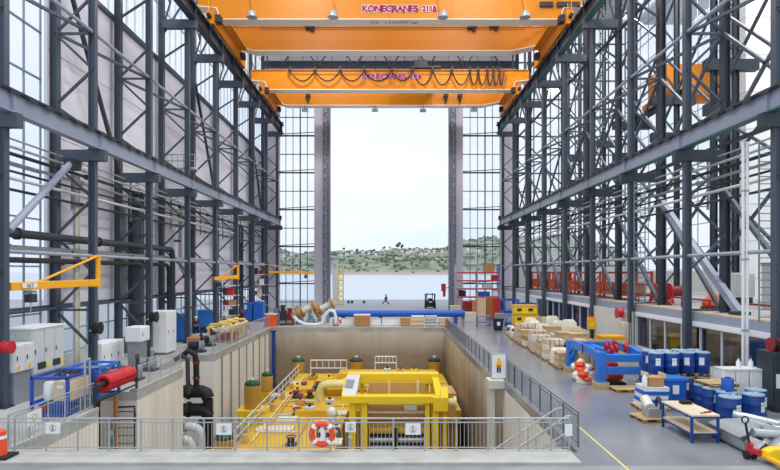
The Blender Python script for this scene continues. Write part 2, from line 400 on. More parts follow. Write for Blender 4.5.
for s, nm in ((-1, 'left'), (1, 'right')):
    x0, x1 = (-10.9, -8.9) if s < 0 else (8.75, 10.5)
    a, b = min(x0, x1), max(x0, x1)
    j = S('door_%d' % (1 if s < 0 else 2), MB().box((a, EY - .4, 0), (b, EY - .1, 33.3)), door_grey)
    xe = b + .1 if s < 0 else a - .1
    MB().box((xe - .2, EY - .9, 0), (xe + .2, EY + .3, 33.3)).build('door_edge', door_steel, j)
    z = MB(); xk = xe - s * -.75 if False else (xe - .75 if s < 0 else xe + .75)
    for k in range(24):
        z0 = .6 + k * 1.34
        z.bar((xe, EY - .55, z0), (xk, EY - .55, z0 + .67), .1); z.bar((xk, EY - .55, z0 + .67), (xe, EY - .55, z0 + 1.34), .1)
    for xx in (xk,): z.box((xx - .08, EY - .65, 0), (xx + .08, EY - .45, 33.3))
    z.build('door_lattice', door_steel, j)
    S('wall_end_' + nm, MB().box((s * 15.9, EY - .1, 0), (s * 18.4, EY + .1, 41)), panelw)
S('wall_end_header', MB().box((-18.4, EY - .15, 33.2), (18.4, EY + .15, 42)), panelw)
S('beam_door_lintel', MB().box((-18.2, EY - .9, 34.9), (18.2, EY - .4, 35.7)), steel_d)
hj = MB()
for i in range(-7, 8): hj.box((i * 2.1 - .06, EY - .25, 34.5), (i * 2.1 + .06, EY - .14, 42))
S('trim_header_joints', hj, steel_l)
tr_ = T('roof_truss', 'grey lattice roof truss over the sea door behind the cranes', 'truss', (0, 79.2, 34))
MB().box((-15.7, 79, 34.5), (15.7, 79.3, 34.75)).build('bottom_chord', steel_d, tr_)
MB().box((-15.7, 79, 38.2), (15.7, 79.4, 38.6)).build('top_chord', steel_d, tr_)
for i in range(6):
    x = -15.4 + i * 5.2
    MB().bar((x, 79.2, 34.5), (x + 2.6, 79.2, 38.4), .16).build('web_member', steel, tr_)
    MB().bar((x + 2.6, 79.2, 38.4), (x + 5.2, 79.2, 34.5), .16).build('web_member', steel, tr_)

# the neighbouring hall on the office side: deck over the offices, far glazing, pale tower
DZ = 3.35
S('floor_deck', MB().box((16.3, 14, DZ - .45), (44, 80.9, DZ)), floor_l)
S('trim_deck_fascia', MB().box((16.0, 14, 2.92), (16.3, 80.9, DZ + .02)), steel_l)
S('trim_deck_ledge', MB().box((15.9, 14, 2.68), (16.3, 80.9, 2.92)), white)
S('trim_deck_timber', MB().box((16.05, 15, DZ + .02), (16.5, 48, DZ + .07)), wood)
window_x(6, 50, 80.8, DZ + 2.4, 41, x=34, sy=2.4, sz=2.6, m=glass_w)
S('wall_right_far', MB().box((33.9, 50, DZ), (34.1, 80.9, DZ + 2.3)), offwhite)
S('wall_right_end', MB().box((18.4, EY - .1, DZ), (34, EY + .1, DZ + 3)), offwhite)
g = S('window_7', MB().box((18.4, EY - .02, DZ + 3), (34, EY + .02, 41)), glass_w)
m = MB()
for i in range(14): m.box((18.4 + i * 1.2 - .06, EY - .1, DZ + 3), (18.4 + i * 1.2 + .06, EY + .1, 41))
for i in range(13): m.box((18.4, EY - .12, 6.4 + i * 2.67 - .08), (34, EY + .12, 6.4 + i * 2.67 + .08))
m.build('window_frame', steel, g)
S('wall_right_near', MB().box((38.0, 24, DZ), (38.3, 50, 17)), beige)
S('trim_right_wall_beam', MB().box((37.6, 24, 17), (38.2, 50, 17.7)), grey_m)
window_x(8, 24, 50, 17.8, 41, x=38, sy=2.6, sz=3.2, m=glass_w)
tw = S('pillar_concrete', MB().box((28.6, 45, DZ), (31.2, 47.4, 41)), white)
m = MB()
for k in range(13): m.box((28.58, 44.98, 5 + k * 3 - .04), (31.22, 47.42, 5 + k * 3 + .04))
m.build('pillar_joint', grey_l, tw)
S('pillar_concrete_near', MB().box((20.9, 27.4, DZ), (21.6, 29.4, 7.6)), white)
# office front under the deck
S('wall_office_plinth', MB().box((15.95, 14, 0), (16.25, 36.4, .7)).box((15.95, 43.4, 0), (16.25, 80.9, .7)), beige)
def office(n, y0, y1):
    g = S('window_%d' % n, MB().box((16.08, y0, .7), (16.12, y1, 2.68)), glass_d)
    wframe(y0, y1, .7, 2.68, 16.05, 1.9, 2, .1).build('window_frame', grey_l, g)
office(9, 14, 36.4); office(10, 43.4, 61)
S('wall_office_white', MB().box((15.75, 36.4, 0), (16.2, 43.3, 2.92)).box((15.9, 61, .7), (16.2, 80.9, 2.7)), offwhite)
S('door_3', MB().box((15.7, 36.9, .05), (15.76, 38.0, 2.3)), beige)
S('wall_office_back', MB().box((21, 14, 0), (21.2, 80.9, 2.9)), offwhite)
S('floor_office', MB().box((16.2, 14, -.3), (21.2, 80.9, 0)), grey_m)
for i, (y, u_) in enumerate(((18.5, 0), (25.5, 0), (31.0, 0), (46.5, 0), (52.5, 0), (57.5, 0))):
    k = ('nearest the white pole', 'third', '', '', '', '')[0]
    lb = ['pale storage cabinet behind the office glass past the grey switch cabinet', 'blue storage cabinet behind the office glass beside the white poles', 'pale storage cabinet behind the office glass above the stacked drums',
          'blue storage cabinet behind the office glass just past the white wall', 'pale storage cabinet behind the office glass midway along the far panes', 'blue storage cabinet behind the far end of the office glass'][i]
    r_ = T('storage_cabinet', lb, 'cabinet', (18, y, 0), 'cabinets inside the office')
    MB().box((17.4, y - 1.1, 0), (18.2, y + 1.1, 1.9)).build('body', [grey_l, blue][i % 2], r_)
    for q in (-1, 1): MB().box((17.36, y + q * .54 - .5, .1), (17.4, y + q * .54 + .5, 1.8)).build('door', [offwhite, blue_b][i % 2], r_)
# ================================================================== steel frames
ZI, ZO = 25.0, 40.5
def frame(s, i, y):
    side = SIDE[s]
    o_ = ORD[len(FY) - 1 - i]
    lab = 'grey lattice steel frame, %s from the sea door along the %s' % (o_, side)
    r = T('lattice_column', lab, 'column', (s * 15.7, y, 0), 'lattice columns of the hall')
    xi, xo = s * 15.7, s * 17.7
    MB().hbeam((xi, y, 0), (xi, y, ZI), .3, .36, .04, (1, 0, 0)).build('inner_post', steel, r)
    MB().hbeam((xo, y, 0 if s < 0 else 3.3), (xo, y, ZO), .36, .4, .04, (1, 0, 0)).build('outer_post', steel_d if s > 0 else steel, r)
    if s < 0: MB().box((xi - .3, y - .3, 0), (xi + .3, y + .3, .06)).build('base_plate', steel_d, r)
    else: MB().box((xi - .3, y - .3, 0), (xi + .3, y + .3, .06)).build('base_plate', steel_d, r)
    nodes = [(0, 1.5), (1, 3.5), (0, 5.5), (1, 7.4), (0, 9.4), (1, 11.2)]
    up = [(0, 12.9), (1, 14.3), (0, 16.2), (1, 18.1), (0, 20.1), (1, 22), (0, 23.3)]
    for seq in (nodes if s < 0 else nodes[2:], up):
        for (a, za), (b, zb) in zip(seq, seq[1:]):
            MB().bar(((xi, xo)[a], y, za), ((xi, xo)[b], y, zb), .12, .12).build('brace', steel, r)
    for z in (3.5, 18.1):
        MB().bar((xi, y, z), (xo, y, z), .12).build('tie', steel, r)
    MB().box((s * 15.0, y - .2, 11.35), (s * 17.6, y + .2, 11.93)).build('corbel', steel if s < 0 else steel_d, r)
    MB().box((s * 14.95, y - .22, 24.35), (s * 17.6, y + .22, 25.0)).build('runway_bracket', steel, r)
    hl = MB(); xh = s * 17.05
    for k in range(7): hl.bar(((xo, xh)[k % 2], y, 24.1 + k * 2.2), ((xh, xo)[k % 2], y, 26.3 + k * 2.2), .11)
    hl.bar((xh, y, 26.4), (xh, y, 39.5), .16).build('head_lattice', steel, r)
for s in (-1, 1):
    for i, y in enumerate(FY): frame(s, i, y)
# runway girders
teal_f = mat('teal_flange', (70, 112, 110), .5)
def girder(s, name, x, z0, z1, y0, y1, w, lab, ys, m):
    r = T(name, lab, 'girder', (x, y0, z0), 'crane runway girders')
    MB().box((x - .03, y0, z0 + .05), (x + .03, y1, z1 - .05)).build('web', m, r)
    MB().box((x - w / 2, y0, z0), (x + w / 2, y1, z0 + .06)).build('lower_flange', teal_f if s > 0 else m, r)
    MB().box((x - w / 2, y0, z1 - .06), (x + w / 2, y1, z1)).build('upper_flange', steel_d, r)
    MB().box((x - .05, y0, z1), (x + .05, y1, z1 + .12)).build('rail', steel_d, r)
    for k, y in enumerate(ys):
        MB().box((x - w / 2 + .02, y - .03, z0 + .05), (x + w / 2 - .02, y + .03, z1 - .05)).build('stiffener', m, r)
    pf = [(y0 + .1, z1 + .05)]; y = y0 + .5
    while y < y1 - .4: pf = [(y - .3, z1 - .03), (y - .26, z1 - .15), (y + .26, z1 - .15), (y + .3, z1 - .03)][::1] + [] if False else pf + [(y - .3, z1 - .03), (y - .26, z1 - .15), (y + .26, z1 - .15), (y + .3, z1 - .03)]; y += 1.15
    pf += [(y1 - .1, z1 - .03), (y1 - .1, z1 + .05)]; pf[0] = (y0 + .1, z1 + .05); pf.insert(1, (y0 + .1, z1 - .03))
    xe = x - s * (w / 2 + .012)
    MB().prism(pf, xe - .012, xe + .012, 'x').build('rail_fixing_strip', charcoal, r)
    MB().box((x - .18, y1 - .1, z1 + .1), (x + .18, y1 + .15, z1 + .55)).build('end_stop', steel_d, r)
for s in (-1, 1):
    girder(s, 'lower_runway_girder', s * 15.4, 11.95, 12.85, 13, 78.6, .42, 'long grey runway girder at mid height along the ' + SIDE[s], FY, steel_l)
    girder(s, 'upper_runway_girder', s * 15.25, 25.0, 26.1, 30, 79, .6, 'deep dark runway girder carrying the orange cranes along the ' + SIDE[s], [y + d for y in FY[1:] for d in (-3.4, 0)], steel_d)  # darker steel here includes shade put into the girder colour
# longitudinal struts and plan diagonals
for s in (-1, 1):
    for z, nm in ((6.35, 'low'), (18.15, 'high')):
        r = T('tie_beam', '%s level round steel tie running frame to frame along the %s' % (nm, SIDE[s]), 'beam', (s * 15.7, FY[0], z), 'ties between the frames')
        for a, b in zip(FY, FY[1:]):
            MB().tube([(s * 15.68, a + .17, z), (s * 15.68, b - .17, z)], .09, 8).build('strut', steel_l, r)
    for i, (a, b) in enumerate(zip(FY, FY[1:])):
        o_ = ORD[len(FY) - 2 - i]
        r = T('bay_bracing', 'crossed grey diagonals in the %s bay from the sea door, %s' % (o_, SIDE[s]), 'bracing', (s * 17.7, a, 13), 'bracing between frames')
        x = s * 17.55
        MB().bar((x, a + .2, 18.1), (s * 15.8, b - .15, 18.1), .14).build('plan_diagonal', steel, r)
        if s > 0:
            for z0, z1 in ((12.5, 18), (24, 31)):
                MB().bar((x, a + .2, z0), (x, b - .2, z1), .15).build('diagonal', steel, r)
                MB().bar((x, a + .2, z1), (x, b - .2, z0), .15).build('diagonal', steel, r)
            MB().bar((x, a + .2, 3.6), (x, b - .2, 9.8), .2).build('diagonal', steel, r)
            for z in (24, 31, 37.5): MB().bar((x, a + .2, z), (x, b - .2, z), .18).build('strut', steel_d, r)
            MB().bar((x, a + .2, 12.2), (x, b - .2, 12.2), .18).build('strut', steel_d, r)
        else:
            if i % 3 == 1:
                MB().bar((x, a + .2, 22.5), (x, b - .2, 12), .2).build('diagonal', steel_d, r)
            MB().bar((x, a + .2, 24.2), (x, b - .2, 31), .13).build('diagonal', steel, r)
            MB().bar((x, a + .2, 3.6), (x, b - .2, 3.6), .14).build('strut', steel, r)
# knee braces in the first bay
for s in (-1,):
    r = T('knee_brace', 'thick sloping tube rising to the corbel in the bay closest to camera, ' + SIDE[s], 'brace', (s * 15.6, 22.8, 7.2))
    MB().tube([(s * 15.6, 22.9, 7.2), (s * 16.4, 28.9, 11.2)], .16, 10).build('tube', steel_l, r)
    MB().box((s * 16.2, 28.5, 10.8), (s * 16.6, 29.4, 11.3)).build('gusset', steel_d, r)
r = T('raking_strut', 'thick pale strut leaning down to the deck beside the orange dome', 'strut', (17.2, 28, DZ))
MB().bar((17.42, 36.2, 10.2), (17.42, 27.9, DZ + .1), .3, .36).build('shaft', steel_l, r); MB().cbox((17.42, 27.9, DZ + .1), (.7, .7, .16)).build('foot_plate', steel_d, r)
# second row of columns in the neighbouring hall
for i, y in enumerate((33, 41.5, 50, 58.5, 67, 75.5)):
    r = T('hall_column', 'dark twin column in the neighbouring hall, %s from the sea end, beyond the deck' % ORD[5 - i], 'column', (24.5, y, DZ), 'columns of the neighbouring hall')
    for x in (24, 25.6): MB().hbeam((x, y, DZ), (x, y, 40), .34, .4, .04, (1, 0, 0)).build('post', steel_d, r)
    zz = DZ + .4; k = 0
    while zz < 37:
        MB().bar(((24, 25.6)[k % 2], y, zz), ((25.6, 24)[k % 2], y, zz + 2), .13).build('brace', steel, r); zz += 2; k += 1
    for z in (17.6, 20.9): MB().box((23.3, y - .3, z - .5), (27.2, y + .3, z + .3)).build('corbel', steel_d, r)
for i, y in enumerate((33, 41.5, 50, 58.5, 67)):
    r = T('hall_bracing', 'crossed diagonals between columns of the neighbouring hall, %s bay from the sea end' % ORD[4 - i], 'bracing', (24, y, 9), 'bracing of the neighbouring hall')
    for z0, z1 in ((6, 12), (12, 17), (18, 25), (26.5, 33)):
        MB().bar((24, y + .2, z0), (24, y + 8.3, z1), .17).build('diagonal', steel, r); MB().bar((24, y + .2, z1), (24, y + 8.3, z0), .17).build('diagonal', steel, r)
r = T('hall_girder', 'dark crane girder on the columns of the neighbouring hall beyond the deck', 'girder', (26.2, 49.5, 21.3))
MB().box((26.1, 49.5, 21.25), (26.2, 59, 21.75)).build('web', steel_d, r)
for z in (21.25, 21.74): MB().box((25.95, 49.5, z), (26.45, 59, z + .06)).build('flange', steel_d, r)
r = T('bridge_crane', 'orange bridge crane seen through the columns of the neighbouring hall', 'crane', (29, 54, 21.9))
for y in (52.5, 55.4): MB().box((25.95, y, 22.4), (33.3, y + .9, 25.0)).build('girder', orange, r)
for x in (25.9, 32.9): MB().box((x, 51.2, 21.8), (x + .5, 57.5, 22.5)).build('end_carriage', orange, r)
# ------------------------------------------------------------------ pipes along both walls
names = [('thin grey', galv, .05, 11.55), ('pale', grey_l, .07, 11.15), ('dark', charcoal, .09, 10.8), ('silver', galv, .08, 10.45), ('black thin', charcoal, .06, 10.05), ('light grey', grey_l, .08, 9.7), ('dark grey', steel_d, .07, 9.25)]
for s in (-1, 1):
    for k, (cn, m_, r_, z) in enumerate(names):
        r = T('service_pipe', '%s pipe, %s from the top in the pipe bank along the %s' % (cn, ORD[k], SIDE[s]), 'pipe', (s * (17.2 - .1 * (k % 3)), 14, z), 'pipes in the wall banks')
        x = s * (17.2 - .12 * (k % 3))
        a, b = (13, 78) if k % 2 == 0 else (13, 62)
        MB().tube([(x, a, z), (x, b, z)], r_, 8).build('run', m_, r)
        fx = MB()
        for y in FY[:6]: fx.cyl((x, y + 1.6, z), (x, y + 1.72, z), r_ * 1.7, 8)
        for j, y in enumerate(FY[:6]): MB().cyl((x, y + 1.6, z), (x, y + 1.75, z), r_ * 1.7, 8).build('coupling', m_, r)
    for k in range(8):
        y = FY[k] + 1.0
        r = T('pipe_hanger', 'thin upright hanger holding the pipe bank, %s from the sea end, %s' % (ORD[7 - k], SIDE[s]), 'bracket', (s * 17.35, y, 9), 'pipe bank hangers')
        MB().box((s * 17.32, y - .05, 8.9), (s * 17.42, y + .05, 12)).build('upright', steel_l, r)
        for z in (9.1, 10.25, 11.3): MB().box((s * 17.4, y - .04, z - .05), (s * 16.8, y + .04, z)).build('arm', steel_l, r)
for k, (cn, m_, r_, z, b) in enumerate((('fat dark', steel_d, .2, 7.2, 42), ('silver', galv, .12, 6.6, 76), ('black', charcoal, .14, 6.05, 42.6))):
    xp = (-16.5, -16.9, -17.05)[k]
    r = T('service_pipe', '%s pipe, %s of three low pipes along the grey-panelled wall' % (cn, ('top', 'middle', 'lowest')[k]), 'pipe', (xp, 13, z))
    pts = [(xp, 13, z), (xp, b, z)]
    if k != 1: pts += [(xp, b + .35, z - .1), (xp, b + .5, z - .5), (xp, b + .5, 0)]
    MB().tube(pts, r_, 10).build('run', m_, r)
    for y in FY[:5 if k != 1 else 8]:
        if y < b: MB().box((-17.5, y - .5, z - r_ - .07), (xp + .1, y - .42, z - r_)).build('support', steel_d, r); MB().cyl((xp, y + 2, z), (xp, y + 2.15, z), r_ * 1.4, 10).build('flange_ring', m_, r)
for k, (y, u_) in enumerate(((38.3, 0), (39.3, 1), (46.6, 2), (66, 3))):
    r = T('riser_pipe', ('fat dark vertical duct in the frames behind the white cabinet', 'second dark vertical duct beside the fat duct behind the white cabinet', 'silver vertical duct with a bent foot by the two blue containers',
        'dark vertical duct near the storage racks by the sea door')[k], 'pipe', (-17.2, y, 1))
    MB().tube([(-17.55, y, 0), (-17.55, y, 11)] if k != 2 else [(-17.3, y, 11), (-17.3, y, 6), (-16.8, y, 5), (-16.8, y, 0)], (.34, .3, .3, .28)[k], 12).build('run', (steel_d, steel, galv, steel_d)[k], r)
    for z in (2.5, 5, 8): MB().cyl((-17.55 if k != 2 or z > 5.5 else -16.8, y, z), (-17.55 if k != 2 or z > 5.5 else -16.8, y, z + .14), .42, 12).build('joint_ring', steel_d, r)
# yellow-black warning post and electric risers by the first bay
r = T('cable_riser', 'slim pale cable riser with yellow stripe edge beside the tall glazed bay', 'cable tray', (-17.5, 28.7, 0))
MB().box((-17.5, 30.9, 0), (-17.35, 31.3, 11)).build('tray', grey_l, r)
MB().box((-17.35, 31.2, .4), (-17.3, 31.28, 11)).build('stripe_edge', yline, r)
# small landing on the panelled wall
pl = ad(184, 158, 43.2)
r = T('wall_platform', 'small pale railed platform high on the panelled wall above the runway girder', 'platform', (pl.x, pl.y, pl.z - .5))
x, y, z = pl.x, pl.y + 1, pl.z - .6
MB().box((x - 1.6, y - .4, z - .1), (x + .6, y + .4, z)).build('deck', grey_l, r)
for zz in (z + .5, z + 1): MB().tube([(x - 1.6, y - .38, zz), (x + .6, y - .38, zz)], .04, 6).build('rail', galv, r)
for k in range(6): MB().cyl((x - 1.6 + k * .44, y - .38, z), (x - 1.6 + k * .44, y - .38, z + 1), .03, 6).build('post', galv, r)
# ladders on the office side
def ladder(name, lab, x, y, z0, z1, w_, m_, cage=False, ax=0, nr=.32):
    r = T(name, lab, 'ladder', (x, y, z0))
    for q in (-1, 1):
        p = (x + q * w_ / 2, y, z0) if ax == 0 else (x, y + q * w_ / 2, z0)
        MB().tube([p, (p[0], p[1], z1)], .035, 6).build('stringer', m_, r)
    z = z0 + .2; n = 0
    while z < z1 - .05 and n < 60:
        d = (w_ / 2, 0) if ax == 0 else (0, w_ / 2)
        MB().tube([(x - d[0], y - d[1], z), (x + d[0], y + d[1], z)], .022, 5).build('rung', m_, r); z += nr; n += 1
    if cage:
        z = z0 + 2.4
        while z < z1: MB().torus((x, y - .35, z), .38, .02, 'z', 12, 5, PI, 2 * PI).build('hoop', m_, r); z += .9
    return r
teal = mat('teal_steel', (104, 134, 146), .5)
ladder('ladder', 'blue-grey caged ladder climbing beside the column past the white wall section', 16.0, 35.9, DZ, 11.3, .7, teal, True)
ladder('ladder', 'tall blue-grey ladder climbing close behind the white pole pair', 16.35, 24.2, DZ, 11.2, .8, teal, False)
for k in range(2):
    x = 15.45 + k * .18
    o = T('downpipe', ('white vertical pole of the tight pair in front of the office glass, wall-side one', 'white vertical pole of the tight pair in front of the office glass, aisle-side one')[1 - k], 'pole', (x, 24.5, 0), 'white pole pair')
    MB().tube([(x, 24.5, 0), (x, 24.5, 11.2)], .065, 10).build('tube', white, o)
    for z in (2.9, 6, 9): MB().cyl((x, 24.5, z), (x, 24.5, z + .1), .085, 10).build('collar', galv, o)
# ================================================================== overhead cranes
def crane(lab, y1, y2, zb, near):
    """y1, y2: front faces of the two girders; zb: underside"""
    r = T('overhead_crane', lab, 'crane', (0, y1, zb))
    zt = zb + 2.32; W = 14.55; XE = 16.75
    for k, y in enumerate((y1, y2)):
        tl = 13.9 if k == 0 else 13.2
        prof = [(-XE, zb + .95), (-tl - .35, zb), (tl + .35 - k * .9 - .5, zb), (XE, zb + .95), (XE, zt), (-XE, zt)]
        if k == 0: prof = [(-XE, zb + 1.15), (-15.1, zb + 1.0), (-14.75, zb), (14.75, zb), (15.1, zb + 1.0), (XE, zb + 1.15), (XE, zt), (-XE, zt)]
        gd = MB().prism(prof, y + .06, y + 1.14).build('main_girder', orange, r)
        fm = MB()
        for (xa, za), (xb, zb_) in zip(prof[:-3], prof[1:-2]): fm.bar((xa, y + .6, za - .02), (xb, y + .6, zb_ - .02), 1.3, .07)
        fm.build('lower_flange', orange_lit, gd)
        MB().box((-XE, y - .05, zt), (XE, y + 1.25, zt + .06)).build('upper_flange', orange, gd)
        for x in (-10.8, -5.4, 0, 5.4, 10.8): MB().box((x - .03, y + .03, zb), (x + .03, y + .06, zt)).build('seam', orange, gd)
    for s in (-1, 1):
        ec = MB().box((s * 14.95, y1 - 1.3, 26.55), (s * 15.55, y2 + 2.4, 27.7)).build('end_carriage', orange, r)
        for y in (y1 - .6, y1 + 1.4, y2 - .2, y2 + 1.8):
            MB().cyl((s * 15.1, y, 26.53), (s * 15.4, y, 26.53), .31, 14).build('wheel', charcoal, ec)
        MB().box((s * 14.5, y1 - .9, 26.9), (s * 14.95, y1 - .2, 27.5)).build('drive_motor', charcoal, ec)
        MB().box((s * 14.5, y2 + .2, 26.8), (s * 14.95, y2 + .8, 27.4)).build('drive_motor', charcoal, ec)
        MB().cyl((s * 15.25, y1 - 1.35, 27.1), (s * 15.25, y1 - 1.7, 27.1), .18, 10).build('buffer', black, ec)
        MB().box((s * 14.2, y1 + 1.2, 27.55), (s * 15.2, y2 + .1, 27.62)).build('corner_gusset', orange, r)
        hr = MB()
        for z in (28.3, 28.8): hr.tube([(s * 15.4, y1 - 1.2, z), (s * 15.4, y1 + 3, z)], .03, 5)
        for k in range(5): hr.tube([(s * 15.4, y1 - 1.2 + k, 27.7), (s * 15.4, y1 - 1.2 + k, 28.8)], .03, 5)
        hr.build('handrail_lattice', yellow_j, r)
    # name on the front girder
    yt = y1 + .03
    u0, u1, vv = (362, 436, 9.0) if near else (362, 421, 76.5)
    p0 = ad(u0, vv, yt); p1 = ad(u1, vv, yt)
    sz = (p1.x - p0.x) / 8.55
    text('KONECRANES', sz, pinkw, r, (p0.x, yt - .01, p0.z), (PI / 2, 0, 0), 'letter_edge', .006, .08, 'LEFT', 1.0)
    text('KONECRANES', sz, magenta, r, (p0.x, yt - .03, p0.z), (PI / 2, 0, 0), 'lettering', .01, .035, 'LEFT', 1.0)
    q = ad(u1 + (2 if near else 1), vv, yt)
    q.x = p0.x + sz * 6.95
    text('2118', sz * .82, pinkw, r, (q.x, yt - .01, q.z), (PI / 2, 0, 0), 'letter_edge', .006, .08, 'LEFT', 1.0)
    text('2118', sz * .82, magenta, r, (q.x, yt - .03, q.z), (PI / 2, 0, 0), 'lettering', .01, .035, 'LEFT', 1.0)
    return r
c1 = crane('bigger orange overhead crane closest to the camera, with floodlights and lettered girder', 48.7, 55.6, 27.5, True)
c2 = crane('orange overhead crane next to the sea door with black cable loops on its girder', 67.5, 73.8, 27.5, False)
q = ad(370, 22, 49.3)
text('AS  130000 kg', .62, inkl, c1, (q.x, 49.25, 27.43), (PI, 0, 0), 'lettering', .004, 0, 'LEFT', 1.15)
for u in (252, 333, 443, 525):
    p = ad(u, 14.5, 48.1)
    f = MB().lathe([(.12, .35), (.3, .25), (.46, -.18), (.46, -.26)], (p.x, p.y, p.z), 14).build('floodlight', galv, c1)
    MB().tube([(p.x, p.y, p.z + .35), (p.x, p.y, p.z + 1.0), (p.x - .25, p.y, p.z + 1.9)], .06, 6).bar((p.x - .25, 48.1, p.z + 1.9), (p.x - .25, 48.75, p.z + 1.9), .1).build('bracket', orange, f)
for u, v in ((310, 27.5), (472, 27.5), (494, 26.5)):
    p = ad(u, v, 55.4); MB().box((p.x - .45, 55.2, p.z - .12), (p.x + .45, 55.6, p.z + .1)).cyl((p.x + .2, 55.4, p.z - .35), (p.x + .2, 55.4, p.z), .16, 8).build('cable_clamp', charcoal, c1)
p = ad(392, 28.2, 55.5); MB().tube([(p.x - 13.2, 55.5, p.z), (p.x + 13.2, 55.5, p.z)], .035, 6).build('conduit', brass, c1)
for x0, x1 in ((-9.2, -6.2), (5.0, 6.6), (6.9, 9.2), (9.5, 10.9)):
    pass
for (u0, u1) in ((540, 553), (557, 580)):
    a = ad(u0, 4, 48.6); b = ad(u1, 4, 48.6)
    MB().box((a.x, 48.55, a.z - .2), (b.x, 48.8, a.z + .2)).build('warning_lamp_box', charcoal, c1)
pw = MB(); 
for u in (308, 446, 460):
    p = ad(u, 98, 73.6); MB().box((p.x - .3, 73.4, p.z + .15), (p.x + .3, 73.85, p.z + .5)).cyl((p.x, 73.6, p.z - .5), (p.x, 73.6, p.z + .2), .16, 8).build('cable_clamp', charcoal, c2)
for u, v in ((305, 110.6), (375, 110.6), (423, 111), (474, 110.5)):
    p = ad(u, v, 74.4); MB().box((p.x - .4, 74.2, p.z - .12), (p.x + .4, 74.6, p.z + .22)).box((p.x - .06, 74.3, p.z + .2), (p.x + .06, 74.5, 27.5)).build('floodlight', grey_m, c2)
# festoon cable loops in front of the far crane
us = [290, 315, 340, 364, 392, 413, 433, 452, 470, 478, 487, 493, 499, 504]
rl = MB().box((-12.2, 67.3, 29.62), (14.0, 67.38, 29.68)).build('festoon_rail', charcoal, c2)
for a, b in zip(us, us[1:]):
    pts = []
    for k in range(11):
        t = k / 10; u = a + (b - a) * t; sag = (10 if b - a > 20 else 14) * (1 - (2 * t - 1) ** 2)
        pts.append(ad(u, 71 + sag, 67.2))
    MB().tube(pts, .085, 6).build('festoon_cable', black, c2)
    p = ad(a, 70, 67.2); MB().box((p.x - .12, 67.1, p.z - .1), (p.x + .12, 67.35, p.z + .35)).build('cable_carrier', charcoal, c2)
# trolley bits above the far crane
r = T('crane_trolley', 'dark hoist trolley standing on the far crane beneath the header wall', 'trolley', (3.6, 70, 29.9))
MB().box((2.6, 68, 30.35), (6.2, 74, 30.55)).build('chassis', charcoal, r); MB().box((3.0, 68.6, 30.55), (4.6, 70.6, 31.5)).build('hoist_motor', charcoal, r)
MB().cyl((2.8, 72, 31), (6, 72, 31), .6, 14).build('rope_drum', steel, r)
for x in (2.9, 5.9):
    for y in (68.2, 73.8): MB().cyl((x - .1, y, 30.12), (x + .1, y, 30.12), .23, 12).build('wheel', black, r)
# ================================================================== pit railings
def railing(name, lab, p, q, h=1.05, z=.06, step=.955, bars=.125, m_=None, bm=None, mid=True, first=0.0):
    """straight guard rail from p to q"""
    m_ = m_ or galv
    p = Vector(p); q = Vector(q); L = (q - p).length; d = (q - p) / L
    r = T(name, lab, 'railing', (p.x, p.y, z))
    def P(t, zz): e = p + d * t; return (e.x, e.y, zz)
    MB().tube([P(0, z + h - .02), P(L, z + h - .02)], .028, 8).build('top_rail', m_, r)
    if mid: MB().tube([P(0, z + h - .14), P(L, z + h - .14)], .02, 6).build('mid_rail', m_, r)
    MB().tube([P(0, z + .1), P(L, z + .1)], .018, 6).build('bottom_rail', m_, r)
    t = first; ts = []
    while t < L + .01: ts.append(t); t += step
    if L - ts[-1] > .3: ts.append(L)
    for t in ts: MB().tube([P(t, z - .02), P(t, z + h - .02)], .03, 8).build('post', m_, r)
    if first > .3: ts = [0.0] + ts
    for a, b in zip(ts, ts[1:]):
        n = max(1, round((b - a) / bars)); g = MB()
        for k in range(1, n): tt = a + (b - a) * k / n; g.tube([P(tt, z + .1), P(tt, z + h - .14)], .009, 4)
        if n > 1: g.build('baluster_grille', m_, r)
    return r
fr = railing('pit_railing', 'long galvanised guard rail on the front kerb of the pit, closest to the camera', (-11.95, 16.95, 0), (5.42, 16.95, 0), 1.0, .09, first=.59)
railing('pit_railing', 'galvanised guard rail beside the blue framed skid on the pit edge', (-11.72, 17.2, 0), (-11.72, 22.2, 0), 1.0, .12, 1.0, .16)
railing('pit_railing', 'galvanised guard rail on the pit edge past the red hose bundle', (-11.72, 25.9, 0), (-11.72, 31.3, 0), 1.0, .12, 1.35, .22)
railing('pit_railing', 'galvanised guard rail on the pit edge from the yellow hose stand to the far wall', (-11.75, 37.1, 0), (-11.75, 54.5, 0), 1.15, .12, 1.45, .25)
darkrail = mat('rail_grey', (112, 116, 124), .45, .3)
railing('pit_railing', 'grey guard rail along the aisle edge of the pit beyond the gate', (5.45, 29.3, 0), (5.45, 54.8, 0), 1.1, 0, 1.6, .2, darkrail)
railing('pit_railing', 'grey guard rail along the aisle edge of the pit, beside the pit stairs', (5.92, 17.6, 0), (5.92, 26.6, 0), 1.1, 0, 1.5, .15, darkrail)
railing('pit_railing', 'short grey rail stepping across the corner next to the yellow figure sign', (5.92, 26.6, 0), (5.95, 29.3, 0), 1.1, 0, 1.35, .15, darkrail)
g = T('pit_gate', 'small steel gate with a white warning board at the bend of the aisle railing', 'gate', (5.5, 28.6, 0))
for x in (5.15, 5.9): MB().tube([(x, 28.45, 0), (x, 28.45, 1.35)], .03, 8).build('gate_post', galv, g)
for z in (1.33, .1): MB().tube([(5.15, 28.45, z), (5.9, 28.45, z)], .025, 6).build('rail', galv, g)
gb = MB().box((5.18, 28.42, .12), (5.87, 28.44, 1.3)).build('warning_board', white, g)
fg = MB(); fg.ball((5.52, 28.41, 1.08), .09, 10, (1, .2, 1)); fg.box((5.40, 28.4, .66), (5.64, 28.415, .98)); fg.build('yellow_figure', yellow_b, gb)
MB().box((5.42, 28.4, .4), (5.5, 28.415, .66)).box((5.54, 28.4, .4), (5.62, 28.415, .66)).build('blue_trousers', navy, gb)
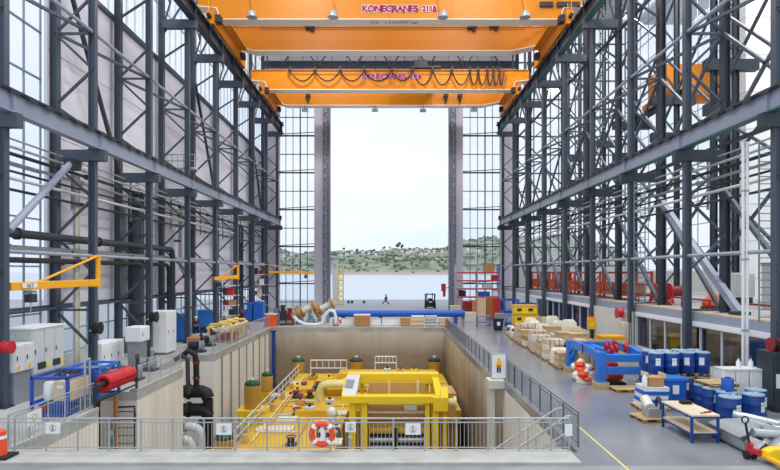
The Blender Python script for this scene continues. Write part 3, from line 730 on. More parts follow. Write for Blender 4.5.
MB().box((5.42, 28.39, .68), (5.62, 28.4, .78)).build('red_band', red_o, gb)
# stairs into the pit behind the front rail
st = T('pit_stairs', 'steel stairs with sloping handrails dropping into the pit behind the front rail', 'stairs', (5.6, 17.8, 0))
for k in range(14):
    x = 5.5 - k * .29; z = -.18 * (k + 1)
    MB().box((x - .27, 17.3, z - .04), (x, 18.25, z)).build('tread', galv, st)
for y in (17.28, 18.27):
    MB().bar((5.65, y, -.1), (1.5, y, -2.7), .05, .22).build('stringer', galv, st)
    for h_ in (.55, 1.05): MB().tube([(5.6, y, h_), (5.45, y, h_), (1.7, y, h_ - 2.45)], .026, 8).build('handrail', galv, st)
    for k in range(5): x = 5.4 - k * .9; MB().tube([(x, y, -.05 - (5.45 - x) * .64), (x, y, 1.03 - (5.45 - x) * .64)], .024, 6).build('baluster_post', galv, st)
# signs tied to the front rail and the left rail
def sign(lab, u, v, y, w_, h_, mark=True):
    p = ad(u, v, y)
    r = T('warning_sign', lab, 'sign', (p.x, y, p.z - h_ / 2), 'white notices on the railings')
    MB().box((p.x - w_ / 2, y - .012, p.z - h_ / 2), (p.x + w_ / 2, y + .005, p.z + h_ / 2)).build('board', white, r)
    if mark:
        MB().torus((p.x, y - .014, p.z), .1, .007, 'y', 18, 5).bar((p.x - .07, y - .014, p.z + .07), (p.x + .07, y - .014, p.z - .07), .01).build('ring_symbol', mat_sign, r)
        MB().ball((p.x, y - .016, p.z + .075), .022, 8, (1, .3, 1)).bar((p.x, y - .016, p.z + .05), (p.x - .01, y - .016, p.z - .03), .035).bar((p.x - .01, y - .016, p.z - .02), (p.x - .045, y - .016, p.z - .1), .018).bar((p.x - .01, y - .016, p.z - .02), (p.x + .04, y - .016, p.z - .1), .018).build('walking_figure_symbol', mat_fig, r)
    for q in (-1, 1): MB().tube([(p.x + q * w_ * .35, y - .012, p.z + h_ / 2 - .03), (p.x + q * w_ * .35, 16.95 if y < 17 else y + .03, p.z + h_ / 2 + .05)], .008, 4).build('tie', galv, r)
    return r
mat_sign = mat('sign_ring', (176, 156, 152), .6); mat_fig = mat('sign_figure', (150, 150, 152), .6)
sign('white notice with a ringed figure on the front rail below the blue framed skid', 53, 428, 16.88, .44, .34)
sign('white notice with a ringed figure on the front rail before the green-topped tank', 224, 429, 16.88, .46, .34)
sign('small white notice on the front rail just past the orange lifebuoy', 350.5, 427, 16.88, .32, .3)
sign('white notice with a ringed figure on the front rail before the yellow gantry', 413, 429, 16.88, .46, .34)
sign('plain white sheet on the end of the front rail by the pit stairs', 568.5, 430, 16.88, .22, .36, False)
r = T('warning_sign', 'faded white notice facing the aisle on the side rail by the orange barrier', 'sign', (-11.62, 18.2, .4), 'white notices on the railings')
MB().box((-11.69, 18.0, .5), (-11.67, 18.75, .95)).build('board', white, r)
MB().torus((-11.665, 18.38, .73), .11, .012, 'x', 16, 5).build('ring_symbol', mat_sign, r)
# lifebuoy
p = ad(322, 434, 16.84)
r = T('lifebuoy', 'orange and white lifebuoy with grab rope hung on the front rail', 'lifebuoy', p)
for k in range(8):
    MB().torus(p, .31, .085, 'y', 5, 10, k * PI / 4 + (0 if k % 2 else .0), (k + (1.0)) * PI / 4).build('white_band' if k % 2 else 'orange_band', white if k % 2 else red_o, r) if False else None
o_ = MB().torus(p, .31, .085, 'y', 32, 10).build('ring_body', red_o, r)
for k in range(4):
    a = PI / 4 + k * PI / 2
    MB().torus(p, .31, .09, 'y', 4, 10, a - .17, a + .17).build('white_band', white, o_)
    MB().torus(p, .42, .012, 'y', 6, 5, a + .2, a + PI / 2 - .2).build('grab_rope', offwhite, r)
MB().tube([(p.x - .02, p.y, p.z + .18), (p.x + .04, p.y - .02, p.z), (p.x, p.y, p.z - .18)], .075, 8).build('line_bag', white, r)
MB().bar((p.x, 16.9, p.z + .33), (p.x, 16.86, p.z + .38), .05).build('hook', galv, r)
# far wall lifebuoy and kit behind follow with the dock

# ================================================================== machinery in the pit
DK = -4.0
sk = T('process_skid', 'large golden yellow machine deck with valves and pipes filling the pit', 'machine', (-1.8, 40, DK - 1))
MB().box((-8.5, 29, DK - .9), (-2.95, 52.4, DK)).box((-2.95, 38.4, DK - .9), (4.9, 52.4, DK)).build('deck', gold, sk)
MB().box((-8.3, 29.2, PB), (-3.1, 52.2, DK - .9)).box((-3.1, 38.6, PB), (4.7, 52.2, DK - .9)).build('base_block', gold, sk)
for x in (-5.2, -1.8, 1.6):
    MB().box((x - .04, 38.5 if x > -3 else 29.2, DK), (x + .04, 52.3, DK + .05)).build('deck_seam', brass, sk)
for y in (39.5, 43, 47.5): MB().box((-8.4, y - .04, DK), (4.8, y + .04, DK + .05)).build('deck_seam', brass, sk)
def plat(x0, x1, y0, y1, h, m_=gold): return MB().box((x0, y0, DK), (x1, y1, DK + h)).build('raised_platform', m_, sk, bevel=.03)
plat(-6.2, -3.8, 36.4, 38.0, .5); plat(-5.4, -1, 43, 47, .5); plat(-4.6, 4.2, 49.5, 51.8, .5); plat(-2.4, 1, 38.7, 41, .7, amber); plat(-7.6, -6.2, 44, 46, .35)
for u, v, w_ in ((285, 396, 2.0), (275, 430, 2.2), (287, 420, 1.3), (332, 414, 2.0), (302, 407, 1.2), (297, 384, 1.2), (328, 443, 1.6)):
    q = at(u, v, DK)
    MB().box((q.x - w_ / 2, q.y - .5, DK + .02), (q.x + w_ / 2, q.y + .5, DK + .14)).build('pale_pad', wrap, sk, bevel=.02)
for u, v in ((304, 386), (296, 395), (310, 395), (302, 402), (318, 385.5), (334, 386), (348, 386), (303, 409), (310, 409), (297, 413), (291, 443), (300, 399)):
    q = at(u, v + 3, DK)
    vb = MB().lathe([(.28, 0), (.34, .12), (.2, .2), (.2, .42)], (q.x, q.y, DK + .02), 10).build('valve', charcoal, sk)
    MB().torus((q.x, q.y, DK + .52), .27, .04, 'z', 12, 5).cyl((q.x, q.y, DK + .4), (q.x, q.y, DK + .54), .06, 6).build('handwheel', maroon, vb)
for k, (y, dz) in enumerate(((41.5, 1.15), (42.6, 1.05))):
    MB().tube([(-5.25, y, DK), (-5.25, y, DK + dz - .45), (-5.1, y, DK + dz - .12), (-4.75, y, DK + dz), (-3.0, y, DK + dz), (1.2, y, DK + dz)], .26, 10).build('elbow_pipe', cream, sk)
mx = random.Random(3)
for k in range(26):
    x = mx.uniform(-7.8, -3.4) if k % 2 else mx.uniform(-5.5, 3.5); y = mx.uniform(31.5, 50) if k % 2 else mx.uniform(42, 51)
    if -4.5 < x < -2.9 and y < 34.5: x -= 1.6
    h_ = mx.uniform(.15, .5); z = DK + (.5 if (-6.6 < x < -3.6 and 36.0 < y < 38.4) else .5 if (-5.6 < x < -.8 and 42.7 < y < 47.3) else .5 if (x > -4.8 and y > 49.2) else 0)
    b_ = MB().box((x - .3, y - .25, z), (x + .3, y + .25, z + h_)).build('junction_box', [amber, offwhite, yellow_b, brass, charcoal][k % 5], sk, bevel=.02)
    MB().cyl((x, y, z + h_), (x, y, z + h_ + .15), .1, 8).build('gland', charcoal, b_)
for k, (x, y0, y1) in enumerate(((-7.7, 31, 51), (-7.4, 33, 51), (-3.3, 34.5, 42))): MB().tube([(x, y0, DK + .1), (x, y1, DK + .1)], .06, 8).build('pipe_run', [cream, amber][k % 2], sk)
for k in range(4): MB().tube([(-7.6, 33 + k * 4, DK + .08), (-5.4, 33 + k * 4, DK + .08)], .05, 6).build('cross_pipe', offwhite, sk)
# slanted handrail along the deck edge
for h_ in (.5, 1.0): MB().tube([(-8.35, 30, DK + h_), (-8.35, 51.5, DK + h_)], .04, 6).build('deck_rail', offwhite, sk)
for k in range(15): MB().tube([(-8.35, 30 + k * 1.5, DK), (-8.35, 30 + k * 1.5, DK + 1.0)], .035, 6).build('rail_post', offwhite, sk)
for k in range(5): MB().cyl((-8.0, 31 + k * 3.6, DK), (-8.0, 31 + k * 3.6, DK + .5), .16, 10).build('pale_cap', amber, sk)
# white grid frame by the far wall
for x0, x1, z0, z1, y in ((-7.5, -4.1, -3.6, -2.85, 53.0), (-1.4, .6, -3.1, -2.5, 53.0)):
    gm = MB()
    for z in (z0, z1): gm.tube([(x0, y, z), (x1, y, z)], .06, 6)
    n = 6
    for k in range(n + 1): x = x0 + (x1 - x0) * k / n; gm.tube([(x, y, z0), (x, y, z1)], .035, 5)
    gm.build('white_grating', white, sk)
    for x in (x0, x1): MB().tube([(x, y, z0), (x, y, DK - .5)], .06, 6).bar((x, y, DK - .5), (x, 52.2, DK - .6), .1).build('grating_leg', white, sk)
# canisters round the deck
def canister(lab, x, y, zb, r_, h_, bracket=None, dark=False):
    t = T('canister', lab, 'canister', (x, y, zb), 'ochre canisters round the machine deck')
    MB().lathe([(r_, 0), (r_, h_), (r_ * .92, h_ + .05)], (x, y, zb), 20).build('drum', brass, t)
    tp = MB().lathe([(r_ * .96, h_ + .02), (r_ * .96, h_ + .18), (r_ * .6, h_ + .34), (r_ * .3, h_ + .4)], (x, y, zb), 16).build('green_cover', charcoal if dark else green, t)
    for k in range(8):
        a = k * PI / 4; MB().cyl((x + math.cos(a) * r_ * .8, y + math.sin(a) * r_ * .8, zb + h_), (x + math.cos(a) * r_ * .8, y + math.sin(a) * r_ * .8, zb + h_ + .26), .07, 6).build('bolt', charcoal, tp)
    MB().cyl((x, y, zb + h_ + .3), (x, y, zb + h_ + .55), r_ * .28, 10).build('cap', offwhite, t)
    if bracket: bracket(t)
    return t
def br1(t):
    MB().prism([(-10.7, -4.15), (-8.53, -4.15), (-8.53, -4.5), (-9.2, -5.6), (-9.9, -5.6)], 38.8, 40.6).build('yellow_bracket', yellow_b, t)
canister('ochre canister with green cover on a yellow side bracket of the deck', -9.75, 39.7, -4.15, .58, 1.6, br1)
canister('ochre canister with green cover beside the blue post in the pit corner', -10.75, 49, -4.95, .5, 1.35, lambda t: MB().box((-11.3, 48.4, PB), (-10.2, 49.6, -4.95)).build('pedestal', gold, t))
canister('ochre canister with green cover at the far deck corner near the white grating', -8.7, 53.1, -4.6, .62, 1.6, lambda t: MB().box((-9.4, 52.45, PB), (-8, 53.7, -4.6)).build('pedestal', gold, t))
canister('dark-topped ochre canister just behind the gantry hood end with cream elbow', -3.2, 53.12, -4.5, .62, 1.5, lambda t: MB().box((-3.9, 52.45, PB), (-2.6, 53.7, -4.5)).build('pedestal', gold, t), True)
canister('dark-topped ochre canister behind the gantry near the aisle wall of the pit', 4.2, 53.12, -4.5, .62, 1.5, lambda t: MB().box((3.6, 52.45, PB), (4.9, 53.7, -4.5)).build('pedestal', gold, t), True)
canister('low canister with green cover standing behind the second ringed notice', -9.2, 31.2, -4.3, .58, .5, lambda t: MB().box((-9.9, 30.5, PB), (-8.55, 31.9, -4.3)).build('pedestal', gold, t))
# the bright yellow gantry housing
ga = T('gantry_housing', 'bright yellow steel gantry housing with rollers standing in the pit', 'machine', (0, 34, -7))
MB().box((-2.65, 34.7, -1.45), (3.05, 35.5, -.8)).build('top_beam', yellow_b, ga, bevel=.03)
MB().box((-2.82, 32.6, -2.16), (2.5, 33.3, -1.74)).build('front_beam', yellow_b, ga, bevel=.03)
MB().add([(-2.65, 34.7, -.85), (-1.85, 34.7, -.85), (-2.0, 32.9, -1.75), (-2.82, 32.9, -1.75), (-2.65, 34.8, -.95), (-1.85, 34.8, -.95), (-2.0, 33.0, -1.85), (-2.82, 33.0, -1.85)],
         [(0, 1, 2, 3), (7, 6, 5, 4), (0, 4, 5, 1), (1, 5, 6, 2), (2, 6, 7, 3), (3, 7, 4, 0)]).build('sloping_plate', offwhite, ga)
MB().bar((-2.4, 34.2, -1.08), (-2.5, 33.5, -1.44), .5, .04).build('grey_plate_patch', grey_m, ga)
MB().bar((2.8, 34.8, -1.15), (2.9, 33.0, -1.9), .4, .3).build('sloping_arm', yellow_b, ga)
MB().bar((-2.75, 34.8, -1.15), (-2.8, 33.0, -1.9), .12, .3).build('sloping_arm', yellow_b, ga)
for x, w_, y in ((-2.2, .36, 33.0), (-1.5, .34, 33.0), (2.2, .26, 33.0), (2.68, .36, 33.0), (3.25, .26, 33.4), (-2.3, .3, 35.1), (2.7, .3, 35.1), (-1.75, .25, 35.1), (2.3, .25, 35.1)):
    MB().box((x - w_ / 2, y - .2, PB), (x + w_ / 2, y + .2, -2.0 if y < 34 else -1.2)).build('post', yellow_b, ga, bevel=.02)
MB().box((2.5, 32.6, -2.65), (3.4, 33.6, -1.8)).build('gear_box', yellow_b, ga, bevel=.04)
MB().cyl((3.4, 33.1, -2.2), (3.75, 33.1, -2.2), .24, 12).cyl((3.75, 33.1, -2.2), (3.9, 33.1, -2.2), .36, 12).build('gear_shaft', cream, ga)
MB().prism([(32.7, -1.8), (33.5, -1.8), (33.2, -1.3)], 3.0, 3.4, 'x').build('gear_lug', yellow_b, ga)
MB().box((-1.3, 34.4, -2.5), (2.1, 34.55, -1.3)).build('amber_panel', amber, ga)
MB().box((-1.3, 33.9, -3.75), (2.1, 34.05, -2.6)).build('amber_panel', amber, ga)
MB().box((-1.3, 34.6, -9), (2.1, 34.7, -3.7)).build('dark_back', charcoal, ga)
for x in (-.05, 1.7): MB().box((x - .08, 34.3, -2.0), (x + .08, 34.42, -1.2)).build('cream_stay', cream, ga)
for z, r_, m_ in ((-2.45, .1, cream), (-2.95, .08, offwhite), (-3.35, .1, wood_d), (-3.75, .13, cream)):
    MB().tube([(-1.3, 33.7, z), (2.1, 33.7, z)], r_, 10).build('roller', m_, ga)
for z in (-4.0, -4.6, -5.1):
    for x0, x1 in ((-1.25, .25), (.5, 2.05)): MB().tube([(x0, 33.7, z), (x1, 33.7, z)], .22 if z > -4.2 else .17, 10).build('roller', sheet_m if z < -4.2 else gold, ga)
MB().box((-1.3, 33.5, -3.75), (2.1, 33.85, -3.55)).build('cross_beam', brass, ga)
MB().tube([(-2.35, 33.2, -4), (-2.35, 32.75, -4.2), (-2.35, 32.7, -8)], .12, 8).build('pale_hose', grey_l, ga)
MB().tube([(-1.2, 35.6, -2.6), (-1.2, 35.6, -1.9), (-1.0, 35.6, -1.55), (-.6, 35.6, -1.45), (-.2, 35.6, -1.55), (0, 35.6, -1.9), (0, 35.6, -2.6)], .2, 10).build('cream_pipe', cream, ga)
MB().box((.85, 33.4, -2.75), (1.6, 33.5, -2.5)).build('white_plate', white, ga)
MB().box((-1.5, 35.5, -4), (4.2, 38, -2.2)).build('hood', amber, ga)
# pump cluster by the gantry
pc = T('pump_unit', 'pale pump set with cream domes standing just behind the lifebuoy', 'pump', (-3.4, 32.5, -4))
MB().box((-4.3, 31.8, DK + .01), (-3.0, 33.3, DK + .12)).build('bed', gold, pc)
MB().ball((-3.4, 32.9, -2.75), .34, 12).build('dome', wrap, pc); MB().cyl((-3.4, 32.9, DK + .05), (-3.4, 32.9, -2.8), .26, 12).build('column', wrap, pc)
for x in (-4.0, -3.6, -3.05): MB().lathe([(.2, 0), (.2, .5), (.1, .7)], (x, 32.0, DK + .1), 10).build('motor', charcoal, pc); MB().box((x - .2, 31.85, -3.35), (x + .2, 32.1, -3.25)).build('bracket', white, pc)
MB().tube([(-4.1, 31.9, -3.55), (-3.0, 31.9, -3.55)], .12, 8).build('manifold', offwhite, pc)
# blue post in the far corner
r = T('blue_standpipe', 'dark blue upright pipe in the far corner of the pit by the canister', 'pipe', (-11.2, 53.8, PB))
MB().tube([(-11.2, 53.8, PB), (-11.2, 53.8, -.2)], .2, 12).build('tube', blue_d, r); MB().cyl((-11.2, 53.8, -.25), (-11.2, 53.8, -.1), .28, 12).build('flange', blue_d, r)
# vertical wall ribs of the pit
for k in range(8):
    y = 38.5 + k * 2.2
    r = T('wall_pipe', 'slim grey conduit down the pit side wall, %s from the blue standpipe corner' % ORD[7 - k], 'pipe', (-11.52, y, -4), 'conduits on the pit wall')
    MB().tube([(-11.53, y, -.3), (-11.53, y, -8.9)], .05, 6).build('tube', grey_m, r)
# recess with ladder
ladder('ladder', 'dark steel ladder with hooped top in the pit recess under the red hose bundle', -11.9, 25.2, -8.9, -.6, .8, charcoal, False, 0, .36)
r = T('handhold_hoop', 'dark curved grab rail over the ladder in the pit recess', 'rail', (-11.9, 25.2, -.6))
for q in (-.4, .4): MB().tube([(-12.4 + q * 0, 25.2 + q * .1, -.6), (-11.9 + q, 25.2, -.55), (-11.9 + q + .02, 25.25, -1.3)], .05, 6).build('tube', charcoal, r)
r = T('standpipe', 'brown upright pipe at the mouth of the pit recess beside the ladder', 'pipe', (-12.15, 24.3, -8))
MB().tube([(-11.75, 24.0, -8.9), (-11.75, 24.0, .2)], .09, 8).build('tube', wood_d, r)
r = T('standpipe', 'black upright pipe close to the first wall of the pit recess', 'pipe', (-11.9, 22.7, -8))
MB().tube([(-11.85, 22.75, -8.9), (-11.85, 22.75, .3)], .08, 8).build('tube', black, r)
r = T('valve_box', 'small green-grey switch boxes on the brown upright pipe', 'box', (-11.7, 23.9, -1.5))
for z in (-1.0, -1.7): MB().box((-11.95, 23.75, z - .2), (-11.75, 23.9, z + .2)).build('box', teal, r)
r = T('hose_heap', 'dark coiled hoses at the bottom of the ladder recess behind the front rail', 'hose', (-12.4, 24, -4))
for k in range(6): MB().torus((-12.75 + .06 * k, 23.5 + k * .12, -4.3 + .22 * k), .5, .09, 'x' if k % 2 else 'y', 16, 6).build('coil', charcoal, r)
MB().box((-13.4, 22.6, PB), (-11.75, 25.0, -4.95)).build('ledge', concrete_dk := mat('dark_ledge', (120, 114, 104), .8), r)
# black pipework in the second recess
pw = T('pipe_stack', 'stack of fat black pipes with elbows in the pit wall recess', 'pipe', (-11.8, 34, -5))
for z in (-1.75, -2.85):
    MB().tube([(-13.4, 34, z), (-11.4, 34, z), (-11.15, 34, z - .1), (-11.05, 34, z - .4)], .38, 14).build('elbow', black, pw)
    MB().cyl((-12.3, 34, z), (-12.15, 34, z), .48, 14).build('flange', charcoal, pw)
MB().tube([(-11.05, 34, -2.2), (-11.05, 34, -8.9)], .3, 12).build('downpipe', black, pw)
MB().tube([(-11.2, 33.3, -3.3), (-11.2, 33.3, -8.9)], .2, 10).build('downpipe', charcoal, pw)
MB().tube([(-11.3, 34.6, -3.3), (-11.3, 34.6, -8.9)], .2, 10).build('downpipe', black, pw)
for k, (y, z0, x1) in enumerate(((31.9, -3.3, -10.75), (31.6, -3.9, -11.15))):
    r = T('bent_pipe', ('pale grey bent pipe beside the fat black pipes, taller arch with rusty collar', 'pale grey bent pipe beside the fat black pipes, lower arch')[k], 'pipe', (x1, y, -5), 'grey bent pipes in the pit')
    MB().tube([(-12.2, y, z0), (x1 - .55, y, z0), (x1 - .2, y, z0 - .12), (x1 - .02, y, z0 - .4), (x1, y, z0 - .8), (x1, y, -8.9)], .24, 12).build('tube', grey_l, r)
    MB().cyl((-11.9, y, z0), (-11.6, y, z0), .31, 12).build('collar', maroon if k == 0 else grey_m, r)
r = T('hose_bundle', 'black vertical hose dropping over the pit edge above the fat pipes', 'hose', (-11.5, 33, 0))
MB().tube([(-12.3, 33, .5), (-11.9, 33, .85), (-11.5, 33, .65), (-11.42, 33, .2), (-11.4, 33, -1.4)], .17, 10).build('hose', black, r)
MB().tube([(-12.5, 32.5, .4), (-12.1, 32.5, .65), (-11.75, 32.5, .45), (-11.7, 32.5, -1.6)], .13, 8).build('hose', charcoal, r)
for z in (.1, -.8): MB().cyl((-11.41, 33, z), (-11.41, 33, z + .14), .21, 10).build('clamp', maroon, r)
# ================================================================== workshop strip beside the panelled wall
def reel(lab, c, r_, w_, m_, ax='x', arm=None):
    t = T('hose_reel', lab, 'reel', c)
    x, y, z = c
    MB().lathe([(r_ * .55, -w_ / 2), (r_ * .55, w_ / 2)], c, 16, ax).build('drum', charcoal, t)
    for q in (-1, 1): MB().lathe([(r_ * .9, q * w_ / 2 - .02), (r_, q * w_ / 2 - .015), (r_, q * w_ / 2 + .015), (r_ * .9, q * w_ / 2 + .02)], c, 20, ax).build('flange', m_, t)
    MB().lathe([(r_ * .82, -w_ * .42), (r_ * .82, w_ * .42)], c, 16, ax).build('hose', m_ if m_ is red else black, t)
    if arm: MB().bar(arm, c, .09).build('bracket', galv, t)
    return t
reel('red hose reel on the steel column closest to the camera by the cabinets', (-15.25, 22.35, 2.5), .26, .3, red, 'x', (-15.7, 22.5, 2.45))
reel('black cable reel on the first yellow jib column', (-15.3, 29.3, 2.57), .33, .3, black, 'x', (-15.75, 29.4, 2.4))
reel('black cable reel on the column in front of the tall white cabinet', (-15.25, 36.2, 2.6), .36, .34, black, 'x', (-15.75, 36.3, 2.4))
# jib cranes
def jib(lab, px, y, z, pts_end, m_, sc=1.0, txt=False, post_h=1.45):
    t = T('jib_crane', lab, 'jib crane', (px, y, z))
    e = Vector(pts_end)
    MB().tube([(px, y, z - .25), (px, y, z + post_h)], .12 * sc, 10).build('mast', m_, t)
    for zz in (z - .15, z + post_h - .1): MB().box((px - .4, y - .12, zz - .08), (px + .1, y + .12, zz + .08)).build('pivot_bracket', m_, t)
    MB().bar((px, y, z), e, .2 * sc, .34 * sc).build('arm', m_, t, bevel=.02)
    k = Vector((px, y, z)).lerp(e, .72)
    MB().tube([(px, y, z + post_h - .05), k + Vector((0, 0, .15))], .06 * sc, 8).build('tie_rod', m_, t)
    h = Vector((px, y, z)).lerp(e, .8)
    ho = MB().box((h.x - .16, h.y - .2, h.z - .72), (h.x + .16, h.y + .2, h.z - .36)).build('hoist', charcoal, t)
    MB().box((h.x - .16, h.y - .16, h.z - .34), (h.x + .16, h.y + .16, h.z - .2)).build('trolley', grey_m, ho)
    MB().cyl((h.x, h.y, h.z - .4), (h.x, h.y, h.z - .2), .04, 6).tube([(h.x, h.y, h.z - .7), (h.x, h.y, h.z - 1.3)], .02, 5).build('chain', galv, ho)
    return t
j1 = jib('long yellow jib crane arm with white plate on the column above the blue skid', -15.25, 29.25, 4.95, (-15.6, 22.95, 4.9), yellow_j)
p = Vector((-15.34, 23.9, 4.92)); MB().box((-15.43, 23.5, 4.82), (-15.41, 24.5, 5.02)).build('white_plate', white, j1)
text('0,5 T', .2, navy, j1, (-15.40, 24.0, 4.91), (PI / 2, 0, PI / 2), 'lettering', .004)
q = ad(238, 279, 50.5)
jib('small orange-yellow jib crane swung flat in front of the storage racks', q.x, 50.5, q.z + .2, (q.x - 1.75, 49.2, q.z + .05), yellow_j, .9, post_h=1.1)
q = ad(268, 272, 72)
jib('thin yellow jib crane reaching across the tall glazing beside the sea door', q.x, 72, q.z, (q.x + 6.0, 72.4, q.z - .1), yellow_j, .75, post_h=1.0)
# electric cabinets in the first bay
def cabinet(lab, x0, x1, y0, y1, z0, z1, m_, legs=True, vents=True):
    t = T('electric_cabinet', lab, 'cabinet', ((x0 + x1) / 2, (y0 + y1) / 2, 0))
    MB().box((x0, y0, z0), (x1, y1, z1)).build('body', m_, t, bevel=.03)
    n = max(1, round((y1 - y0) / .8))
    for k in range(n):
        a = y0 + (y1 - y0) * k / n + .04; b = y0 + (y1 - y0) * (k + 1) / n - .04
        d = MB().box((x1 - .005, a, z0 + .06), (x1 + .025, b, z1 - .06)).build('door', m_, t)
        MB().box((x1 + .02, a + .06, (z0 + z1) / 2 - .1), (x1 + .05, a + .1, (z0 + z1) / 2 + .1)).build('handle', charcoal, d)
    for k in range(max(1, round((x1 - x0) / .8))):
        w_ = (x1 - x0) / max(1, round((x1 - x0) / .8)); MB().box((x0 + k * w_ + .04, y0 - .025, z0 + .06), (x0 + (k + 1) * w_ - .04, y0 + .005, z1 - .06)).build('panel', m_, t)
    if legs:
        MB().box((x0 + .1, y0 + .1, 0), (x1 - .1, y1 - .1, z0)).build('plinth', grey_m, t)
    return t
cb = cabinet('wide pale switch cabinet with two dark vents under the jib arm', -17.0, -15.5, 24.3, 26.6, 1.0, 3.0, grey_l)
for y in (24.6, 25.7):
    MB().box((-15.48, y, 1.2), (-15.45, y + .55, 1.5)).build('vent', charcoal, cb); MB().box((-15.48, y + .62, 1.25), (-15.45, y + .78, 1.45)).build('yellow_mark', yellow_b, cb)
MB().box((-17, 24.2, 3.0), (-15.45, 26.7, 3.06)).build('roof_cap', white, cb)
ca = cabinet('low pale cabinet with yellow spots beside the red hose reel', -16.6, -15.35, 22.9, 24.15, 1.35, 2.5, offwhite)
for y in (23.1, 23.8): MB().cyl((-15.33, y, 1.55), (-15.31, y, 1.55), .09, 10).build('yellow_mark', yellow_j, ca)
cabinet('small white box cabinet on a stand between two columns', -14.9, -14.0, 31.5, 32.6, 1.55, 2.4, white)
cc = cabinet('tall white cabinet behind the column with the far black cable reel', -16.0, -14.7, 37.0, 38.5, .15, 2.9, white)
cabinet('white low cabinet standing under the glazed bay behind the jib column', -16.6, -15.6, 30.4, 32.8, .1, 1.6, white)
for k, (u0, u1, v0, v1, y, lab) in enumerate(((169, 185, 314, 336, 44, 'big blue steel locker, the one next to the tall white cabinet'), (197, 212, 310, 329, 51, 'big blue steel locker behind the worker in dark clothes'),
        (242.5, 252, 303, 320, 62, 'blue steel locker with pale lettering panel in front of the storage rack'), (253.5, 263, 302, 320, 62, 'blue steel locker last in the strip before the red barrel'))):
    a = ad(u0, v1, y); b = ad(u1, v0, y)
    t = T('steel_locker', lab, 'locker', ((a.x + b.x) / 2, y + .6, 0), 'blue lockers along the workshop')
    z0 = max(.1, a.z)
    MB().box((a.x, y, .1), (b.x, y + 1.3, b.z)).build('body', blue_b if k < 2 else blue, t, bevel=.03)
    for q in (0, 1): x0 = a.x + (b.x - a.x) * q / 2; MB().box((x0 + .03, y - .03, .25), (x0 + (b.x - a.x) / 2 - .03, y + .01, b.z - .1)).build('door', blue_b if k < 2 else blue, t)
    MB().box((a.x + .1, y + .1, 0), (b.x - .1, y + 1.2, .1)).build('foot', charcoal, t)
    if k == 2: MB().box((a.x + .2, y - .045, b.z - .7), (a.x + .5, y - .03, b.z - .2)).build('pale_panel', grey_l, t)
# storage racks
def rack(lab, u0, u1, vt, y, lev, s_=0):
    a = ad(u0, 300, y).x; b = ad(u1, 300, y).x; zt = CZ - (vt - HY) * y / F
    t = T('storage_rack', lab, 'rack', ((a + b) / 2, y, 0), 'storage racks by the sea door')
    for x in (a, b):
        for yy in (y, y + 1.0): MB().box((x - .06, yy - .06, 0), (x + .06, yy + .06, zt)).build('upright', steel_d, t)
    zs = []
    for k in range(lev):
        z = .35 + (zt - .6) * k / (lev - 1); zs.append(z)
        MB().box((a, y - .05, z - .05), (b, y + 1.05, z + .03)).build('shelf', offwhite, t)
    return t, a, b, y, zs
goods = [('carton', card, 'brown carton'), ('bin', white, 'white bin'), ('bin', red, 'red bin'), ('carton', card_l, 'pale carton'), ('bin', charcoal, 'dark bin'), ('bin', maroon, 'dull red bin')]
def load(rk, nm, seed):
    t, a, b, y, zs = rk; rr = random.Random(seed)
    for li, z in enumerate(zs[:-1]):
        x = a + .12; n = 0
        while x < b - .4:
            w_ = rr.uniform(.35, .6); h_ = min(rr.uniform(.3, .75), zs[1] - zs[0] - .13)
            if x + w_ > b - .13: break
            k, m_, cn = rr.choice(goods)
            o = T(k, '%s on the %s, %s shelf up, %s along' % (cn, nm, ORD[li], ORD[n]), k, (x, y, z + .03), 'goods on the ' + nm)
            o2 = MB().box((x, y + .1, z + .036), (x + w_, y + .8, z + .03 + h_)).build('body', m_, o)
            MB().box((x - .01, y + .08, z + h_ - .06), (x + w_ + .01, y + .82, z + .045 + h_)).build('lid', m_, o)
            x += w_ + rr.uniform(.04, .25); n += 1
load(rack('tall open storage rack crowded with bins behind the small orange jib', 221, 237, 283, 54, 5), 'rack behind the orange jib', 3)
load(rack('tall white-shelved storage rack against the frames beside the sea door', 252, 266, 262, 66, 6), 'rack beside the sea door', 5)
load(rack('low storage rack in the corner of the sea door glazing', 279, 296, 306, 73, 3), 'low rack in the sea door corner', 8)
# blue framed skids by the pit rail
def skid(lab, x0, x1, y0, y1, h, m_):
    t = T('framed_skid', lab, 'skid', ((x0 + x1) / 2, (y0 + y1) / 2, 0), 'blue framed skids')
    for x in (x0, x1):
        for y in (y0, y1): MB().box((x - .05, y - .05, .06), (x + .05, y + .05, h)).build('corner_post', m_, t)
    for z in (.12, .55, h - .05):
        for y in (y0, y1): MB().box((x0, y - .05, z - .05), (x1, y + .05, z + .05)).build('cross_rail', m_, t)
        for x in (x0, x1): MB().box((x - .05, y0, z - .05), (x + .05, y1, z + .05)).build('side_rail', m_, t)
    MB().box((x0, y0, .5), (x1, y1, .54)).build('floor_plate', m_, t)
    for x in (x0 + .2, x1 - .2): MB().box((x - .12, y0, 0), (x + .12, y1, .08)).build('skid_foot', charcoal, t)
    return t
s1 = skid('blue framed skid with a tan cabinet and white tank behind the pit rail', -13.5, -12.15, 21.1, 22.9, 1.55, blue_v)
MB().box((-12.75, 21.2, .6), (-12.1, 22.6, 1.35)).build('tan_cabinet', card_l, s1, bevel=.02)
MB().box((-12.6, 21.17, 1.1), (-12.35, 21.2, 1.2)).build('white_mark', white, s1)
MB().lathe([(.05, 0), (.2, .03), (.22, .1), (.22, .62), (.18, .7), (.08, .74)], (-13.05, 21.5, .58), 14).build('white_tank', white, s1)
MB().box((-13.0, 21.3, .15), (-12.5, 22.2, .48)).build('blue_motor', blue, s1); MB().box((-13.3, 21.2, .2), (-13.05, 21.5, .5)).build('red_pump', red, s1)
